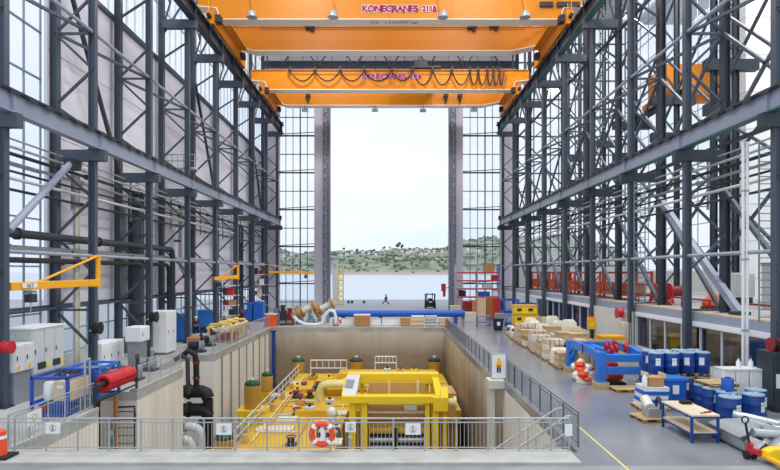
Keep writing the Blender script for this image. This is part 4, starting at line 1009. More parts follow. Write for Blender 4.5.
for k in range(3): MB().tube([(-13.0 + k * .3, 21.4, 1.4), (-12.9 + k * .3, 22.0, 1.62), (-12.8 + k * .25, 22.6, 1.4)], .05, 6).build('hose', charcoal, s1)
s2 = skid('lighter blue skid with hose manifold behind the tan cabinet skid', -13.6, -12.2, 23.4, 25.2, 1.5, blue_b)
for k in range(4): MB().tube([(-13.3, 23.6 + k * .4, 1.3), (-12.2, 23.6 + k * .4, 1.3)], .08, 8).build('manifold', [sheet_m, blue_b][k % 2], s2)
MB().box((-13.2, 23.8, .55), (-12.4, 24.8, 1.1)).build('tank', blue, s2)
# red hose bundle on the pit rail
hb = T('hose_bundle', 'thick bundle of red hoses lashed along the rail over the pit recess', 'hose', (-11.7, 24, .9))
for k in range(9):
    y = 22.95 + k * .26
    MB().torus((-11.7, y, .95), .27, .105, 'y', 18, 7).build('hose_coil', red, hb)
MB().tube([(-11.7, 22.2, .95), (-11.7, 25.85, .95)], .1, 8).build('core_pole', charcoal, hb)
for y in (22.2, 25.85): MB().tube([(-11.7, y, 0), (-11.7, y, 1.25)], .06, 8).build('stand_post', charcoal, hb)
MB().tube([(-11.7, 22.2, .32), (-11.7, 25.85, .32)], .04, 6).build('lower_rail', charcoal, hb)
r = T('lifting_post', 'tall twin galvanised post on the pit rail beside the blue skids', 'post', (-11.75, 22.0, 0))
for y in (21.75, 22.1): MB().tube([(-11.85, y, 0), (-11.85, y, 2.1)], .045, 8).build('post', galv, r)
MB().tube([(-11.85, 21.75, 2.08), (-11.85, 22.1, 2.08)], .045, 8).build('cap_rail', galv, r)
# orange and white barrier drum at the front corner
p = at(2, 463, .02)
r = T('traffic_barrier', 'orange barrier drum with white bands on a black foot by the front kerb', 'barrier', (-11.2, 15.6, 0))
bx, by = -11.42, 16.35
MB().box((bx - .35, by - .3, .09), (bx + .4, by + .3, .17)).build('foot', black, r, bevel=.02)
MB().lathe([(.22, .17), (.2, .5), (.18, .85), (.1, .9)], (bx, by, 0), 16).build('drum', red_o, r)
for z in (.42, .68): MB().lathe([(.213 - z * .02, z - .04), (.21 - z * .02, z + .05)], (bx, by, 0), 16).build('white_band', white, r)
# clutter beside the second railing
def crate(name, lab, c, d, m_, cat, grp=None):
    t = T(name, lab, cat, c, grp)
    x, y, z = c; w_, l_, h_ = d
    MB().box((x - w_ / 2, y - l_ / 2, z), (x + w_ / 2, y + l_ / 2, z + h_)).build('body', m_, t, bevel=.02)
    MB().box((x - w_ / 2 - .02, y - l_ / 2 - .02, z + h_ - .08), (x + w_ / 2 + .02, y + l_ / 2 + .02, z + h_ + .02)).build('lid', m_, t)
    return t
cl = [('pump_unit', 'dark pump on a low stand behind the rail past the red hose bundle', -13.2, 28.5, charcoal), ('pump_unit', 'grey pump on a low stand under the white stand cabinet', -13.6, 31.2, grey_m), ('pump_unit', 'dark blue pump by the tall white cabinet corner', -13.3, 38.5, navy),
      ('pump_unit', 'dark pump by the feet of the worker in dark clothes', -13.6, 41.6, charcoal)]
for nm, lab, x, y, m_ in cl:
    t = T(nm, lab, 'pump', (x, y, 0))
    MB().box((x - .6, y - .35, 0), (x + .6, y + .35, .12)).build('bed', steel_d, t); MB().cyl((x - .5, y, .45), (x + .1, y, .45), .28, 12).build('motor', m_, t)
    MB().lathe([(.16, -.1), (.36, -.08), (.36, .12), (.16, .16)], (x + .35, y, .45), 14, 'x').build('casing', grey_m, t); MB().tube([(x + .35, y, .7), (x + .35, y, 1.1), (x + .2, y + .3, 1.2)], .1, 8).build('outlet', m_, t)
rng = random.Random(11)
for k in range(9):
    x = -13 - rng.random() * 2.4; y = 40.5 + k * 1.7
    m_, cn = [(card, 'brown'), (grey_l, 'pale grey'), (blue, 'blue'), (red, 'red'), (charcoal, 'black')][k % 5]
    crate('equipment_case', '%s equipment case on the workshop floor, %s past the tall white cabinet' % (cn, ORD[k]), (x, y, 0), (rng.uniform(.6, 1.1), rng.uniform(.6, 1), rng.uniform(.5, 1.1)), m_, 'case', 'equipment cases on the workshop floor')
# yellow hose frame
yf = T('hose_stand', 'yellow tubular frame of folded pale hoses beside the pit rail', 'frame', (-13, 46, 0))
yel_p = mat('pale_yellow', (236, 206, 110), .5)
for y in (43.2, 45.4, 47.6):
    MB().tube([(-14.0, y, 0), (-14.0, y, 1.25), (-13.8, y, 1.45), (-12.4, y, 1.5), (-12.2, y, 1.3), (-12.2, y, 0)], .1, 8).build('hoop', yel_p, yf)
for x, z in ((-14, 1.2), (-13.1, 1.55), (-12.25, 1.25)): MB().tube([(x, 43, z), (x, 48, z)], .12, 8).build('rail', yel_p, yf)
for k in range(4): MB().tube([(-13.9 + k * .45, 43.4, 1.0), (-13.8 + k * .45, 45.5, .8), (-13.9 + k * .45, 47.4, 1.05)], .16, 8).build('hose', wrap, yf)
for x in (-14.0, -12.2): MB().box((x - .1, 43, 0), (x + .1, 47.8, .06)).build('runner', steel_d, yf)
# tool trolley, gas bottles
for k in range(3):
    r = T('gas_cylinder', 'red capped gas cylinder by the racks, %s from the sea door' % ORD[2 - k], 'cylinder', (-15 + .3 * k, 56 - k * .5, 0), 'gas cylinders by the racks')
    MB().lathe([(.16, 0), (.16, 1.35), (.07, 1.55)], (-15 + .3 * k, 56 - k * .5, 0), 12).build('bottle', charcoal, r); MB().cyl((-15 + .3 * k, 56 - k * .5, 1.55), (-15 + .3 * k, 56 - k * .5, 1.75), .1, 8).build('cap', red, r)
# red barrel, tank, flanged pipes at the far edge of the pit
q = at(270, 329.5, 0)
r = T('barrel', 'red-orange barrel with pale lid at the far corner of the pit', 'barrel', (-11.9, 55.9, 0))
MB().lathe([(.6, 0), (.62, .4), (.6, .45), (.62, .85), (.6, 1.25)], (-11.9, 55.9, 0), 18).build('drum', red_o, r); MB().lathe([(.64, 1.25), (.64, 1.36)], (-11.9, 55.9, 0), 18).build('lid', wrap, r)
for k, (u, v, du) in enumerate(((303, 311, 0), (321, 309, 0))):
    yp = 60 + 1.6 * k; a = ad(u - 5, v + 2.5, yp); b = ad(u + 11, v - 5.5, yp)
    r = T('flanged_pipe', ('cream pipe spool with ochre flanges on the far pit edge, nearer the red barrel', 'cream pipe spool with ochre flanges on the far pit edge, nearer the blue tube')[k], 'pipe', ((a.x + b.x) / 2, 60, 0), 'flanged pipe spools at the far pit edge')
    MB().cyl(a, b, .36, 14).build('spool', wrap, r)
    d = (b - a).normalized()
    for e in (a, a + d * .5, b): MB().cyl(e - d * .14, e + d * .14, .72 if e is a else .6, 16).build('flange', brass, r)
    MB().box((a.x + .2, yp - .4, 0), (a.x + .5, yp + .4, a.z - .2)).build('stand', grey_m, r); MB().box((b.x - .6, yp - .3, 0), (b.x - .3, yp + .3, b.z - .3)).build('stand', grey_m, r)
r = T('hose', 'pale bent hose lying in loops below the flanged spools', 'hose', (-8.2, 57, 0))
MB().tube([(-9.9, 57, 1.0), (-9.4, 57, .55), (-8.6, 56.8, .2), (-7.6, 56.8, .16), (-6.9, 57, .3), (-6.6, 57, 1.1), (-6.2, 57, 1.6), (-5.7, 57, 1.5), (-5.5, 57, .9), (-5.6, 57, .15)], .16, 10).build('tube', white, r)
for (x, y) in ((-9.9, 57), (-5.6, 57)): MB().cyl((x, y, .1 if x > -8 else 1.0), (x, y, .35 if x > -8 else 1.2), .22, 10).build('coupling', sheet_m, r)
for k, (u, v0, v1, m_, lab) in enumerate(((283, 305, 326, charcoal, 'dark machine block standing behind the red barrel'), (290, 308, 326, maroon, 'dull red machine block beside the dark block'), (311, 316, 327, teal, 'small teal machine block under the flanged spools'), (276, 308, 326, teal, 'teal machine block closest to the red barrel'), (300, 319, 327, blue, 'small blue machine block under the nearer flanged spool'))):
    y = 58 + k * .3 if k != 3 else 57.6; a = ad(u, v1, y); zt = ad(u, v0, y).z
    t = T('machine_block', lab, 'machine', (a.x, y, 0), 'machine blocks by the sea door')
    MB().box((a.x - .4, y - .4, 0), (a.x + .4, y + .4, zt * .7)).build('housing', m_, t, bevel=.04); MB().cyl((a.x, y, zt * .7), (a.x, y, zt), .22, 10).build('motor', m_, t); MB().box((a.x - .3, y - .42, .2), (a.x + .3, y - .4, .5)).build('plate', grey_m, t)
# ================================================================== far dock edge and quay
r = T('blue_tube', 'long bright blue tube lying across the dock behind the boards', 'pipe', (.7, 60, 1))
MB().tube([(-6.4, 60, 1.05), (7.9, 60, 1.05)], .37, 18).build('tube', blue, r)
for x in (-6.4, 7.9): MB().cyl((x - .06, 60, 1.05), (x + .06, 60, 1.05), .45, 18).build('end_flange', blue_d, r)
for x in (-5, -1, 3, 7): MB().box((x - .2, 59.6, 0), (x + .2, 60.4, .72)).build('trestle', blue_v, r)
for k, (u0, u1) in enumerate(((330, 353), (371, 381), (382, 400))):
    a = ad(u0, 328, 57.3); b = ad(u1, 318.3, 57.3)
    t = T('barrier_board', ('white barrier board carrying the small orange lifebuoy', 'short white barrier board beside the banded carton pile', 'white barrier board midway under the blue tube')[k], 'barrier', ((a.x + b.x) / 2, 57.3, 0), 'white boards under the blue tube')
    MB().box((a.x, 57.25, .08), (b.x, 57.4, b.z)).build('panel', white, t); MB().box((a.x, 57.1, 0), (b.x, 57.55, .1)).build('foot', grey_l, t)
    MB().box((a.x, 57.22, b.z - .06), (b.x, 57.43, b.z + .02)).build('cap_rail', grey_l, t)
p = ad(337, 321.6, 57.15)
r = T('lifebuoy', 'orange lifebuoy on the white board at the far pit edge', 'lifebuoy', p)
MB().torus(p, .36, .1, 'y', 22, 8).build('ring_body', red_o, r)
for k in range(4): MB().torus(p, .36, .106, 'y', 3, 8, k * PI / 2 + .6, k * PI / 2 + .95).build('white_band', white, r)
bxs = [(354, 370, 315.5, card, 'brown banded carton pile with white lid on the far pit edge'), (400.5, 410.5, 319, card, 'plain brown carton on the far pit edge, smallest of its row'), (412, 424, 317, card_l, 'pale brown carton with white top in the row on the far pit edge'),
       (425.5, 437, 317, grey_l, 'grey crate with a dark stripe in the row on the far pit edge'), (439, 450, 319, card_l, 'tan crate at the pit corner end of the row')]
for k, (u0, u1, v, m_, lab) in enumerate(bxs):
    a = ad(u0, 328, 56.3); b = ad(u1, v, 56.3)
    t = T('carton' if k < 3 else 'crate', lab, 'box', ((a.x + b.x) / 2, 56.8, 0), 'boxes on the far pit edge')
    MB().box((a.x, 56.3, .12), (b.x, 57.05, b.z)).build('body', m_, t, bevel=.02)
    MB().box((a.x - .03, 56.27, b.z), (b.x + .03, 57.08, b.z + .1)).build('lid', white if k in (0, 2) else m_, t)
    MB().box((a.x + .05, 56.3, 0), (b.x - .05, 57.05, .12)).build('pallet_foot', wood_d, t)
    for q in ((.35, .65) if k in (0, 3) else (.5,)): MB().box((a.x - .01, 56.285, .12 + (b.z - .12) * q - .03), (b.x + .01, 56.3, .12 + (b.z - .12) * q + .03)).build('band', wood_d if k != 3 else charcoal, t)
# outside
t = T('loading_tower', 'white and yellow lattice loading tower on the quay edge beside the door', 'tower', (-8.9, 95, 0))
MB().box((-9.75, 94.6, 0), (-8.85, 95.6, 7.4)).build('white_body', white, t); MB().box((-9.6, 94.5, 6.3), (-9.0, 94.6, 7.0)).build('vent', grey_l, t)
MB().box((-9.8, 94.5, 7.4), (-8.8, 95.7, 7.7)).build('roof_cap', grey_l, t)
lat = MB()
for x in (-8.7, -7.9): lat.box((x - .08, 94.6, 0), (x + .08, 94.8, 5.6 if x > -8 else 6.2))
for k in range(6): lat.bar((-8.7, 94.7, k * .95), (-7.9, 94.7, k * .95 + .95), .1).bar((-7.9, 94.7, k * .95), (-8.7, 94.7, k * .95 + .95), .1)
lat.build('yellow_lattice', yellow_b, t)
for z in (0, 2, 4, 5.6): MB().box((-8.75, 94.55, z), (-7.85, 94.85, z + .14)).build('yellow_rung', yellow_b, t)
for k, u in enumerate((348.5, 352, 364)):
    q = at(u, 303.2, 0)
    b_ = T('bollard', 'dark mooring bollard on the quay edge, %s from the yellow tower' % ORD[k], 'bollard', q, 'bollards on the quay edge')
    MB().lathe([(.2, 0), (.16, .25), (.28, .32), (.28, .42), (.12, .46)], q, 12).build('post', charcoal, b_); MB().cyl(q, q + Vector((0, 0, .05)), .32, 12).build('base', steel_d, b_)
q = at(430.5, 308.6, 0)
t = T('forklift', 'black forklift parked on the quay just outside the sea door', 'forklift', q)
x, y = q.x, q.y
MB().box((x - .8, y, .25), (x + .8, y + 1.8, 1.0)).build('chassis', black, t, bevel=.05)
MB().box((x - .7, y + .1, 1.0), (x + .7, y + .7, 1.25)).build('counterweight', charcoal, t)
for sx in (-.7, .7):
    for yy in (y + .2, y + 1.6): MB().bar((x + sx, yy, 1.0), (x + sx, yy, 2.1), .1).build('cab_post', black, t)
    for yy in (y + .3, y + 1.5): MB().cyl((x + sx - .12, yy, .32), (x + sx + .12, yy, .32), .32, 14).build('wheel', charcoal, t)
    MB().box((x + sx * .5 - .08, y + 1.8, .1), (x + sx * .5 + .08, y + 2.8, .16)).build('fork', steel_d, t)
    MB().box((x + sx * .6 - .06, y + 1.8, .1), (x + sx * .6 + .06, y + 1.95, 2.3)).build('mast_rail', black, t)
MB().box((x - .78, y + .1, 2.08), (x + .78, y + 1.7, 2.18)).build('cab_roof', black, t)
MB().box((x - .3, y + .7, 1.0), (x + .3, y + 1.2, 1.5)).build('seat', charcoal, t); MB().box((x - .25, y - .02, .9), (x + .25, y, 1.1)).build('white_plate', white, t)
t = T('fire_hose_box', 'red hose box hanging on the edge of the door leaf over the crates', 'box', ad(443.5, 290, 80))
p = ad(443.5, 290, 79.9)
MB().box((p.x - .32, p.y - .2, p.z - .2), (p.x + .32, p.y + .2, p.z + .9)).build('box', red, t, bevel=.03); MB().cyl((p.x + .1, p.y, p.z - .95), (p.x + .1, p.y, p.z - .2), .2, 10).build('bottle', red, t); MB().bar((p.x, p.y, p.z + .3), (8.5, 80.4, p.z + .3), .1).build('bracket', steel_d, t)
# ================================================================== aisle beside the offices, from the sea door to the camera
t = T('pallet_rack', 'tall open pallet rack with red beams beside the sea door', 'rack', (11.8, 76, 0))
for x in (8.9, 11.8, 14.7):
    for y in (75.6, 76.8): MB().box((x - .07, y - .06, 0), (x + .07, y + .06, 6.6)).build('upright', galv if x < 14 else blue_v, t)
    lt = MB()
    for k in range(6): lt.bar((x, 75.6, .4 + k), (x, 76.8, 1.3 + k), .05)
    lt.build('side_lattice', galv, t)
for z in (2.1, 3.2, 4.3, 5.4):
    for x0, x1 in ((8.9, 11.8), (11.8, 14.7)): MB().box((x0 + .07, 75.53, z - .09), (x1 - .07, 75.65, z + .09)).build('red_beam', red, t); MB().box((x0 + .07, 76.75, z - .09), (x1 - .07, 76.87, z + .09)).build('red_beam', red, t)
    MB().box((8.95, 75.6, z + .09), (14.65, 76.8, z + .12)).build('shelf', galv, t)
def crate2(name, lab, x, y, z, w_, l_, h_, m_, cat, grp, slat=None):
    t = T(name, lab, cat, (x, y, z), grp)
    MB().box((x - w_ / 2, y - l_ / 2, z), (x + w_ / 2, y + l_ / 2, z + h_)).build('body', m_, t, bevel=.02)
    MB().box((x - w_ / 2 - .03, y - l_ / 2 - .03, z + h_), (x + w_ / 2 + .03, y + l_ / 2 + .03, z + h_ + .07)).build('lid', slat or m_, t)
    for zz in (.2, .5, .8): MB().box((x - w_ / 2 - .03, y - l_ / 2 - .035, z + h_ * zz - .05), (x + w_ / 2 + .03, y - l_ / 2, z + h_ * zz + .05)).build('batten', slat or m_, t)
    return t
crate2('carton', 'brown carton alone on top of the red-beamed pallet rack', 13.4, 76.2, 5.53, 1.4, 1, 1.1, card, 'box', 'goods on the red-beamed rack')
for k, (x, z, w_, h_, m_, cn) in enumerate(((9.8, 2.23, .9, .7, navy, 'navy bin'), (12.75, 2.23, 1.5, .55, blue, 'blue bin'), (14.2, 2.23, .6, .8, white, 'white bin'), (13.2, 3.33, 1.2, .5, grey_l, 'grey bin'), (14.2, 4.43, .8, .6, red, 'red bin'))):
    crate2('bin', cn + ' standing on the red-beamed pallet rack', x, 76.2, z, w_, 1, h_, m_, 'bin', 'goods on the red-beamed rack')
for k, (u0, u1, v0, v1, y, m_, lab) in enumerate(((463, 471, 302, 313, 66, maroon, 'dull red machine case, first in the crate row by the sea door'), (472, 477.5, 301, 312.5, 66, mat('salmon', (206, 130, 104), .7), 'salmon crate next to the dull red case'),
        (478, 486, 299, 313, 65, card_l, 'tan crate midway in the crate row by the sea door'), (486.5, 494, 298, 313, 65, wood_d, 'orange-brown tall crate in the crate row by the sea door'), (494.5, 501, 299, 316, 64, red, 'red painted crate at the aisle end of the crate row'),
        (451, 461, 306.5, 312, 66, card_l, 'low pale crate at the foot of the door leaf'), (466, 476, 313, 318, 62, wrap, 'low wrapped bundle on the floor before the crate row'))):
    a = ad(u0, v1, y); b = ad(u1, v0, y)
    crate2('crate', lab, (a.x + b.x) / 2, y + .6, 0, b.x - a.x, 1.2, max(.4, b.z), m_, 'crate', 'crates by the sea door')
# blue trolley and bins
t = T('work_trolley', 'light blue work trolley with two shelves standing in the aisle', 'trolley', (9.6, 57.5, 0))
for z in (.3, .95): MB().box((8.9, 57, z), (10.3, 58, z + .06)).build('shelf', blue_b, t)
for x in (8.95, 10.25):
    for y in (57.05, 57.95): MB().box((x - .03, y - .03, .12), (x + .03, y + .03, 1.0)).build('leg', blue_d, t); MB().cyl((x - .03, y, .08), (x + .03, y, .08), .08, 8).build('caster', black, t)
t = T('waste_bin', 'dark blue waste bin with a white sticker at the head of the pallet rows', 'bin', (10.1, 52.5, 0))
MB().prism([(9.75, .06), (10.5, .06), (10.58, 1.05), (9.68, 1.05)], 52.2, 52.9).build('body', navy, t, bevel=.03); MB().box((9.64, 52.12, 1.05), (10.62, 52.95, 1.12)).build('lid', navy, t)
MB().box((9.98, 52.17, .5), (10.26, 52.2, .85)).build('sticker', white, t)
for x in (9.9, 10.35): MB().cyl((x - .03, 52.6, .08), (x + .03, 52.6, .08), .08, 8).build('wheel', black, t)
crate2('bin', 'grey lattice bin beside the blue trolley', 11.2, 57.3, 0, .9, .9, 1.2, grey_m, 'bin', None)
def cage(lab, x0, x1, y0, y1, h, m_):
    t = T('stacking_cage', lab, 'cage', ((x0 + x1) / 2, (y0 + y1) / 2, 0), 'blue cages in the aisle')
    for x in (x0, x1):
        for y in (y0, y1): MB().box((x - .07, y - .07, 0), (x + .07, y + .07, h)).build('corner_post', m_, t)
    for z in (.15, h * .5, h - .08):
        for y in (y0, y1): MB().box((x0, y - .06, z - .07), (x1, y + .06, z + .07)).build('cross_rail', m_, t)
        for x in (x0, x1): MB().box((x - .06, y0, z - .07), (x + .06, y1, z + .07)).build('side_rail', m_, t)
    g = MB()
    for k in range(1, 7): x = x0 + (x1 - x0) * k / 7; g.box((x - .02, y0 - .02, .15), (x + .02, y0 + .02, h - .1))
    g.build('mesh_grille', m_, t)
    MB().bar((x0, y0, .2), (x1, y0, h - .1), .06).build('diagonal', m_, t)
    MB().box((x0, y0, .2), (x1, y1, .26)).build('floor_plate', m_, t)
cage('blue steel cage frame standing before the white office wall, aisle-side one', 11.7, 13.2, 57.5, 59.2, 2.7, blue_v)
cage('blue steel cage frame standing before the white office wall, wall-side one', 13.5, 15, 57.5, 59.2, 2.3, blue)
for k in range(3):
    yb = T('yellow_crate', ('lowest', 'middle', 'topmost')[k] + ' yellow crate in the stack behind the wrapped pallets', 'crate', (12.2, 50.6, .1 + k * .82), 'yellow crate stack')
    z = .1 + k * .82
    MB().box((11.2, 50.2, z), (13.2, 51.4, z + .7)).build('body', yellow_b if k else yellow_j, yb, bevel=.03)
    for x in (11.6, 12.6): MB().box((x - .2, 50.17, z + .25), (x + .2, 50.2, z + .5)).build('fork_slot', charcoal, yb)
    MB().box((11.15, 50.15, z + .7), (13.25, 51.45, z + .78)).build('rim_edge', yellow_j, yb)
    if k == 0: MB().box((11.3, 50.3, 0), (13.1, 51.3, .1)).build('foot', charcoal, yb)
# ------------------------------------------------------------------ pallets
def pallet_proto():
    t = T('wooden_pallet', 'x', 'pallet', (0, 0, 0))
    m = MB()
    for k in range(7): m.box((-.6, -.5 + k * .145, .115), (.6, -.5 + k * .145 + .12, .14))
    m.build('deck_planks', wood, t)
    for y in (-.45, 0, .45):
        m = MB().prism([(-.6, 0), (.6, 0), (.6, .095), (.45, .095), (.45, .025), (.08, .025), (.08, .095), (-.08, .095), (-.08, .025), (-.45, .025), (-.45, .095), (-.6, .095)], y - .05, y + .05)
        m.build('runner', wood_d, t)
    for x in (-.52, 0, .52): MB().box((x - .07, -.5, .095), (x + .07, .5, .115)).build('stringer', wood, t)
    return t
PAL = pallet_proto(); PU = [0]
def pallet(x, y, z=0, rz=0, lab='', grp=None):
    if not PU[0]: PU[0] = 1; o = PAL; o.location = (x, y, z); o.rotation_euler = (0, 0, rz); o['label'] = lab; 
    else: o = copy_tree(PAL, (x, y, z), rz, lab)
    if grp: o['group'] = grp
    return o
kinds = ['bundle', 'cartons', 'crate', 'sacks']
rg = random.Random(5)
rows = [31.9 + 1.5 * k for k in range(12)]
for i, y in enumerate(rows):
    for j, x0 in enumerate((10.0, 11.5, 13.1)):
        if j == 2 and i in (0, 1, 2, 3): continue
        x = x0 + .035 * (y - 31) + rg.uniform(-.08, .08)
        row = '%s row past blue frame, %s' % (ORD[i], ('aisle file', 'middle file', 'wall file')[j])
        yy = y + rg.uniform(-.1, .1); rz = rg.uniform(-.06, .06)
        pallet(x, yy, 0, rz, 'wooden pallet on the aisle floor, ' + row, 'pallets in the aisle rows')
        kd = rg.choice(kinds if j else ['bundle', 'cartons', 'cartons', 'sacks', 'crate'])
        h = rg.uniform(.75, 1.25) + .28 * j
        if kd == 'bundle':
            t = T('wrapped_bundle', 'film-wrapped goods bundle on its pallet, ' + row, 'bundle', (x, yy, .14), 'loads on the aisle pallets')
            m = MB(); n = 14
            prof = []
            for q, (f_, zz) in enumerate(((.95, 0), (1, .1), (.97, .5), (.9, .85), (.6, 1))):
                prof.append([((.55 * f_) * (1 if abs(math.cos(a)) > .72 else 1) * max(-1, min(1, math.cos(a) * 1.35)) + rg.uniform(-.03, .03), .47 * f_ * max(-1, min(1, math.sin(a) * 1.35)) + rg.uniform(-.03, .03), zz * h) for a in [2 * PI * k / n for k in range(n)]])
            o = 0; vs = [p for ring in prof for p in ring]; fs = []
            for q in range(4):
                for k in range(n): fs.append((q * n + k, q * n + (k + 1) % n, (q + 1) * n + (k + 1) % n, (q + 1) * n + k))
            fs.append(tuple(4 * n + k for k in range(n))); m.add(vs, fs); m.build('wrapped_load', wrap if rg.random() < .7 else card_l, t, world=False)
            MB().box((-.2, -.53, h * .4), (.1, -.49, h * .65)).build('paper_label', white, t, world=False)
        elif kd == 'cartons':
            z = .14; k = 0
            while z < h and k < 5:
                hh_ = rg.uniform(.28, .42)
                for q in (-1, 1):
                    mm = rg.choice((card, card_l, card_l, wrap)); cn = {card: 'brown', card_l: 'tan', wrap: 'pale'}[mm]
                    t = T('carton', '%s carton, %s layer up, %s half, %s' % (cn, ORD[k], ('aisle', 'wall')[(q + 1) // 2], row), 'box', (x + q * .29, yy, z), 'cartons on the aisle pallets')
                    w_ = rg.uniform(.26, .285)
                    MB().box((-w_, -.46, 0), (w_, .46, hh_)).build('body', mm, t, world=False, bevel=.012)
                    MB().box((-.03, -.465, .0), (.03, -.46, hh_)).box((-.03, -.46, hh_), (.03, .46, hh_ + .004)).build('tape', wood_d, t, world=False)
                z += hh_ + .004; k += 1
        elif kd == 'crate':
            t = T('wooden_crate', 'battened wooden crate on its pallet, ' + row, 'crate', (x, yy, .14), 'loads on the aisle pallets')
            MB().box((-.54, -.45, 0), (.54, .45, h)).build('body', card_l, t, world=False)
            m = MB()
            for zz in (.06, h / 2, h - .06): m.box((-.57, -.48, zz - .05), (.57, -.45, zz + .05)).box((-.57, -.48, zz - .05), (-.54, .48, zz + .05))
            for xx in (-.5, .5): m.box((xx - .06, -.49, 0), (xx + .06, -.46, h))
            m.build('batten_slat', wood, t, world=False); MB().box((-.58, -.5, h), (.58, .5, h + .04)).build('lid', wood, t, world=False)
        else:
            for k in range(3):
                for q in (-1, 1):
                    mm, cn = rg.choice(((wrap, 'cream'), (charcoal, 'black'), (card_l, 'tan')))
                    t = T('sack', '%s sack, %s layer up, %s half, %s' % (cn, ORD[k], ('aisle', 'wall')[(q + 1) // 2], row), 'sack', (x + q * .28, yy, .14 + k * .26), 'sacks on the aisle pallets')
                    m = MB().ball((0, 0, .13), .3, 12, (.95, 1.5, .46)); m.build('bag', mm, t, world=False); MB().cbox((0, -.44, .13), (.2, .08, .06)).build('tied_end', mm, t, world=False)
# ------------------------------------------------------------------ big blue beam frame
t = T('lifting_cradle', 'big bright blue steel beam frame with red clamps standing on wood blocks', 'frame', (11, 28.6, 0))
x0, x1, y0, y1 = 10.0, 12.1, 26.6, 31.0
for (x, y) in ((x0, y0), (x1, y0), (x0, y1), (x1, y1)):
    MB().box((x - .2, y - .2, .32), (x + .2, y + .2, 1.72)).build('leg', blue_b, t, bevel=.03)
    MB().box((x - .26, y - .26, .3), (x + .26, y + .26, .36)).build('foot_plate', blue_b, t)
for z in (1.42, .82):
    MB().box((x0 + .2, y0 - .15, z - .17), (x1 - .2, y0 + .15, z + .17)).build('front_beam', blue_b, t, bevel=.02)
MB().box((x0 + .2, y1 - .15, 1.32), (x1 - .2, y1 + .15, 1.66)).build('back_beam', blue_b, t, bevel=.02)
for x in (x0, x1):
    MB().prism([(y0 + .2, 1.2), (y0 + .2, 1.66), (y0 + 1.1, 1.78), (y1 - 1.1, 1.78), (y1 - .2, 1.66), (y1 - .2, 1.0), (y1 - .75, 1.38), (y0 + .9, 1.42)], x - .15, x + .15, 'x').build('side_beam', blue_b, t)
MB().bar((x0, y1 - .2, .75), (x0, y1 - 1.0, 1.42), .2).build('knee_brace', blue_b, t)
MB().box((x0 + .9, y0 + .2, 1.3), (x0 + 1.2, y1 - .2, 1.55)).build('middle_beam', blue_b, t)
for k, (x, y) in enumerate(((10.75, 27.2), (11.15, 27.6), (10.95, 28.4), (11.3, 28.8), (11.75, 28.0), (12.1, 28.6), (11.9, 29.6))):
    c = MB().torus((x, y, 1.74), .14, .07, 'x', 12, 6).box((x - .08, y - .08, 1.5), (x + .08, y + .08, 1.72)).build('red_clamp', red, t)
MB().tube([(10, 27.2, 1.35), (10, 27.2, 1.82)], .03, 6).tube([(9.82, 28.6, 1.3), (9.82, 28.6, 1.85)], .03, 6).build('strap_rope', maroon, t)
for k, (x, y) in enumerate(((x0, y0), (x1, y0), (x0, y1), (x1, y1))):
    b = T('wood_block', 'timber block under the blue beam frame, %s foot' % ('near aisle', 'near wall', 'far aisle', 'far wall')[k], 'block', (x, y, 0), 'blocks under the blue frame')
    MB().box((x - .32, y - .3, 0), (x + .32, y - .02, .3)).build('timber', wood, b, bevel=.01); MB().box((x - .32, y + .02, 0), (x + .32, y + .3, .3)).build('timber', wood, b, bevel=.01)
t = T('sling_bundle', 'heap of red and white wrapped slings beneath the side of the blue frame', 'bundle', (9.75, 28.3, 0))
m = MB(); 
sg = random.Random(4)
for k in range(12): m.ball((9.75 + sg.uniform(-.22, .22), 28.4 + sg.uniform(-.7, .7), .12 + k * .07), .42 - k * .02, 10, (1, 1.1, .75))
m.build('white_sheet', wrap, t)
for k in range(9): MB().ball((9.6 + sg.uniform(-.3, .1), 28.3 + sg.uniform(-.9, .5), .25 + k * .08), .26, 8, (1, 1, .6)).build('red_sling', red_o, t)
t = T('pump_unit', 'orange-red compressor beneath the near end of the blue frame', 'pump', (10.9, 27.5, 0))
MB().box((10.5, 27.0, 0), (11.4, 28, .15)).build('bed', black, t); MB().cyl((10.6, 27.4, .55), (11.3, 27.4, .55), .32, 14).build('tank', red_o, t); MB().box((10.75, 27.5, .5), (11.2, 27.95, 1.0)).build('motor', red, t); MB().cyl((10.5, 27.2, .15), (10.5, 27.3, .15), .15, 10).build('wheel', charcoal, t)
pallet(10.9, 26.0, 0, .05, 'wooden pallet poking out under the front beam of the blue frame')
pallet(11.95, 25.5, 0, .02, 'wooden pallet carrying the ochre barrel next to the blue frame')
t = T('barrel', 'ochre wooden-looking barrel on a pallet beside the blue frame', 'barrel', (12.0, 25.4, .14))
MB().lathe([(.3, .14), (.36, .4), (.36, .5), (.3, .78)], (12.0, 25.4, 0), 16).build('body', wood_d, t)
for z in (.3, .62): MB().lathe([(.352, z - .03), (.352, z + .03)], (12, 25.4, 0), 16).build('hoop', charcoal, t)
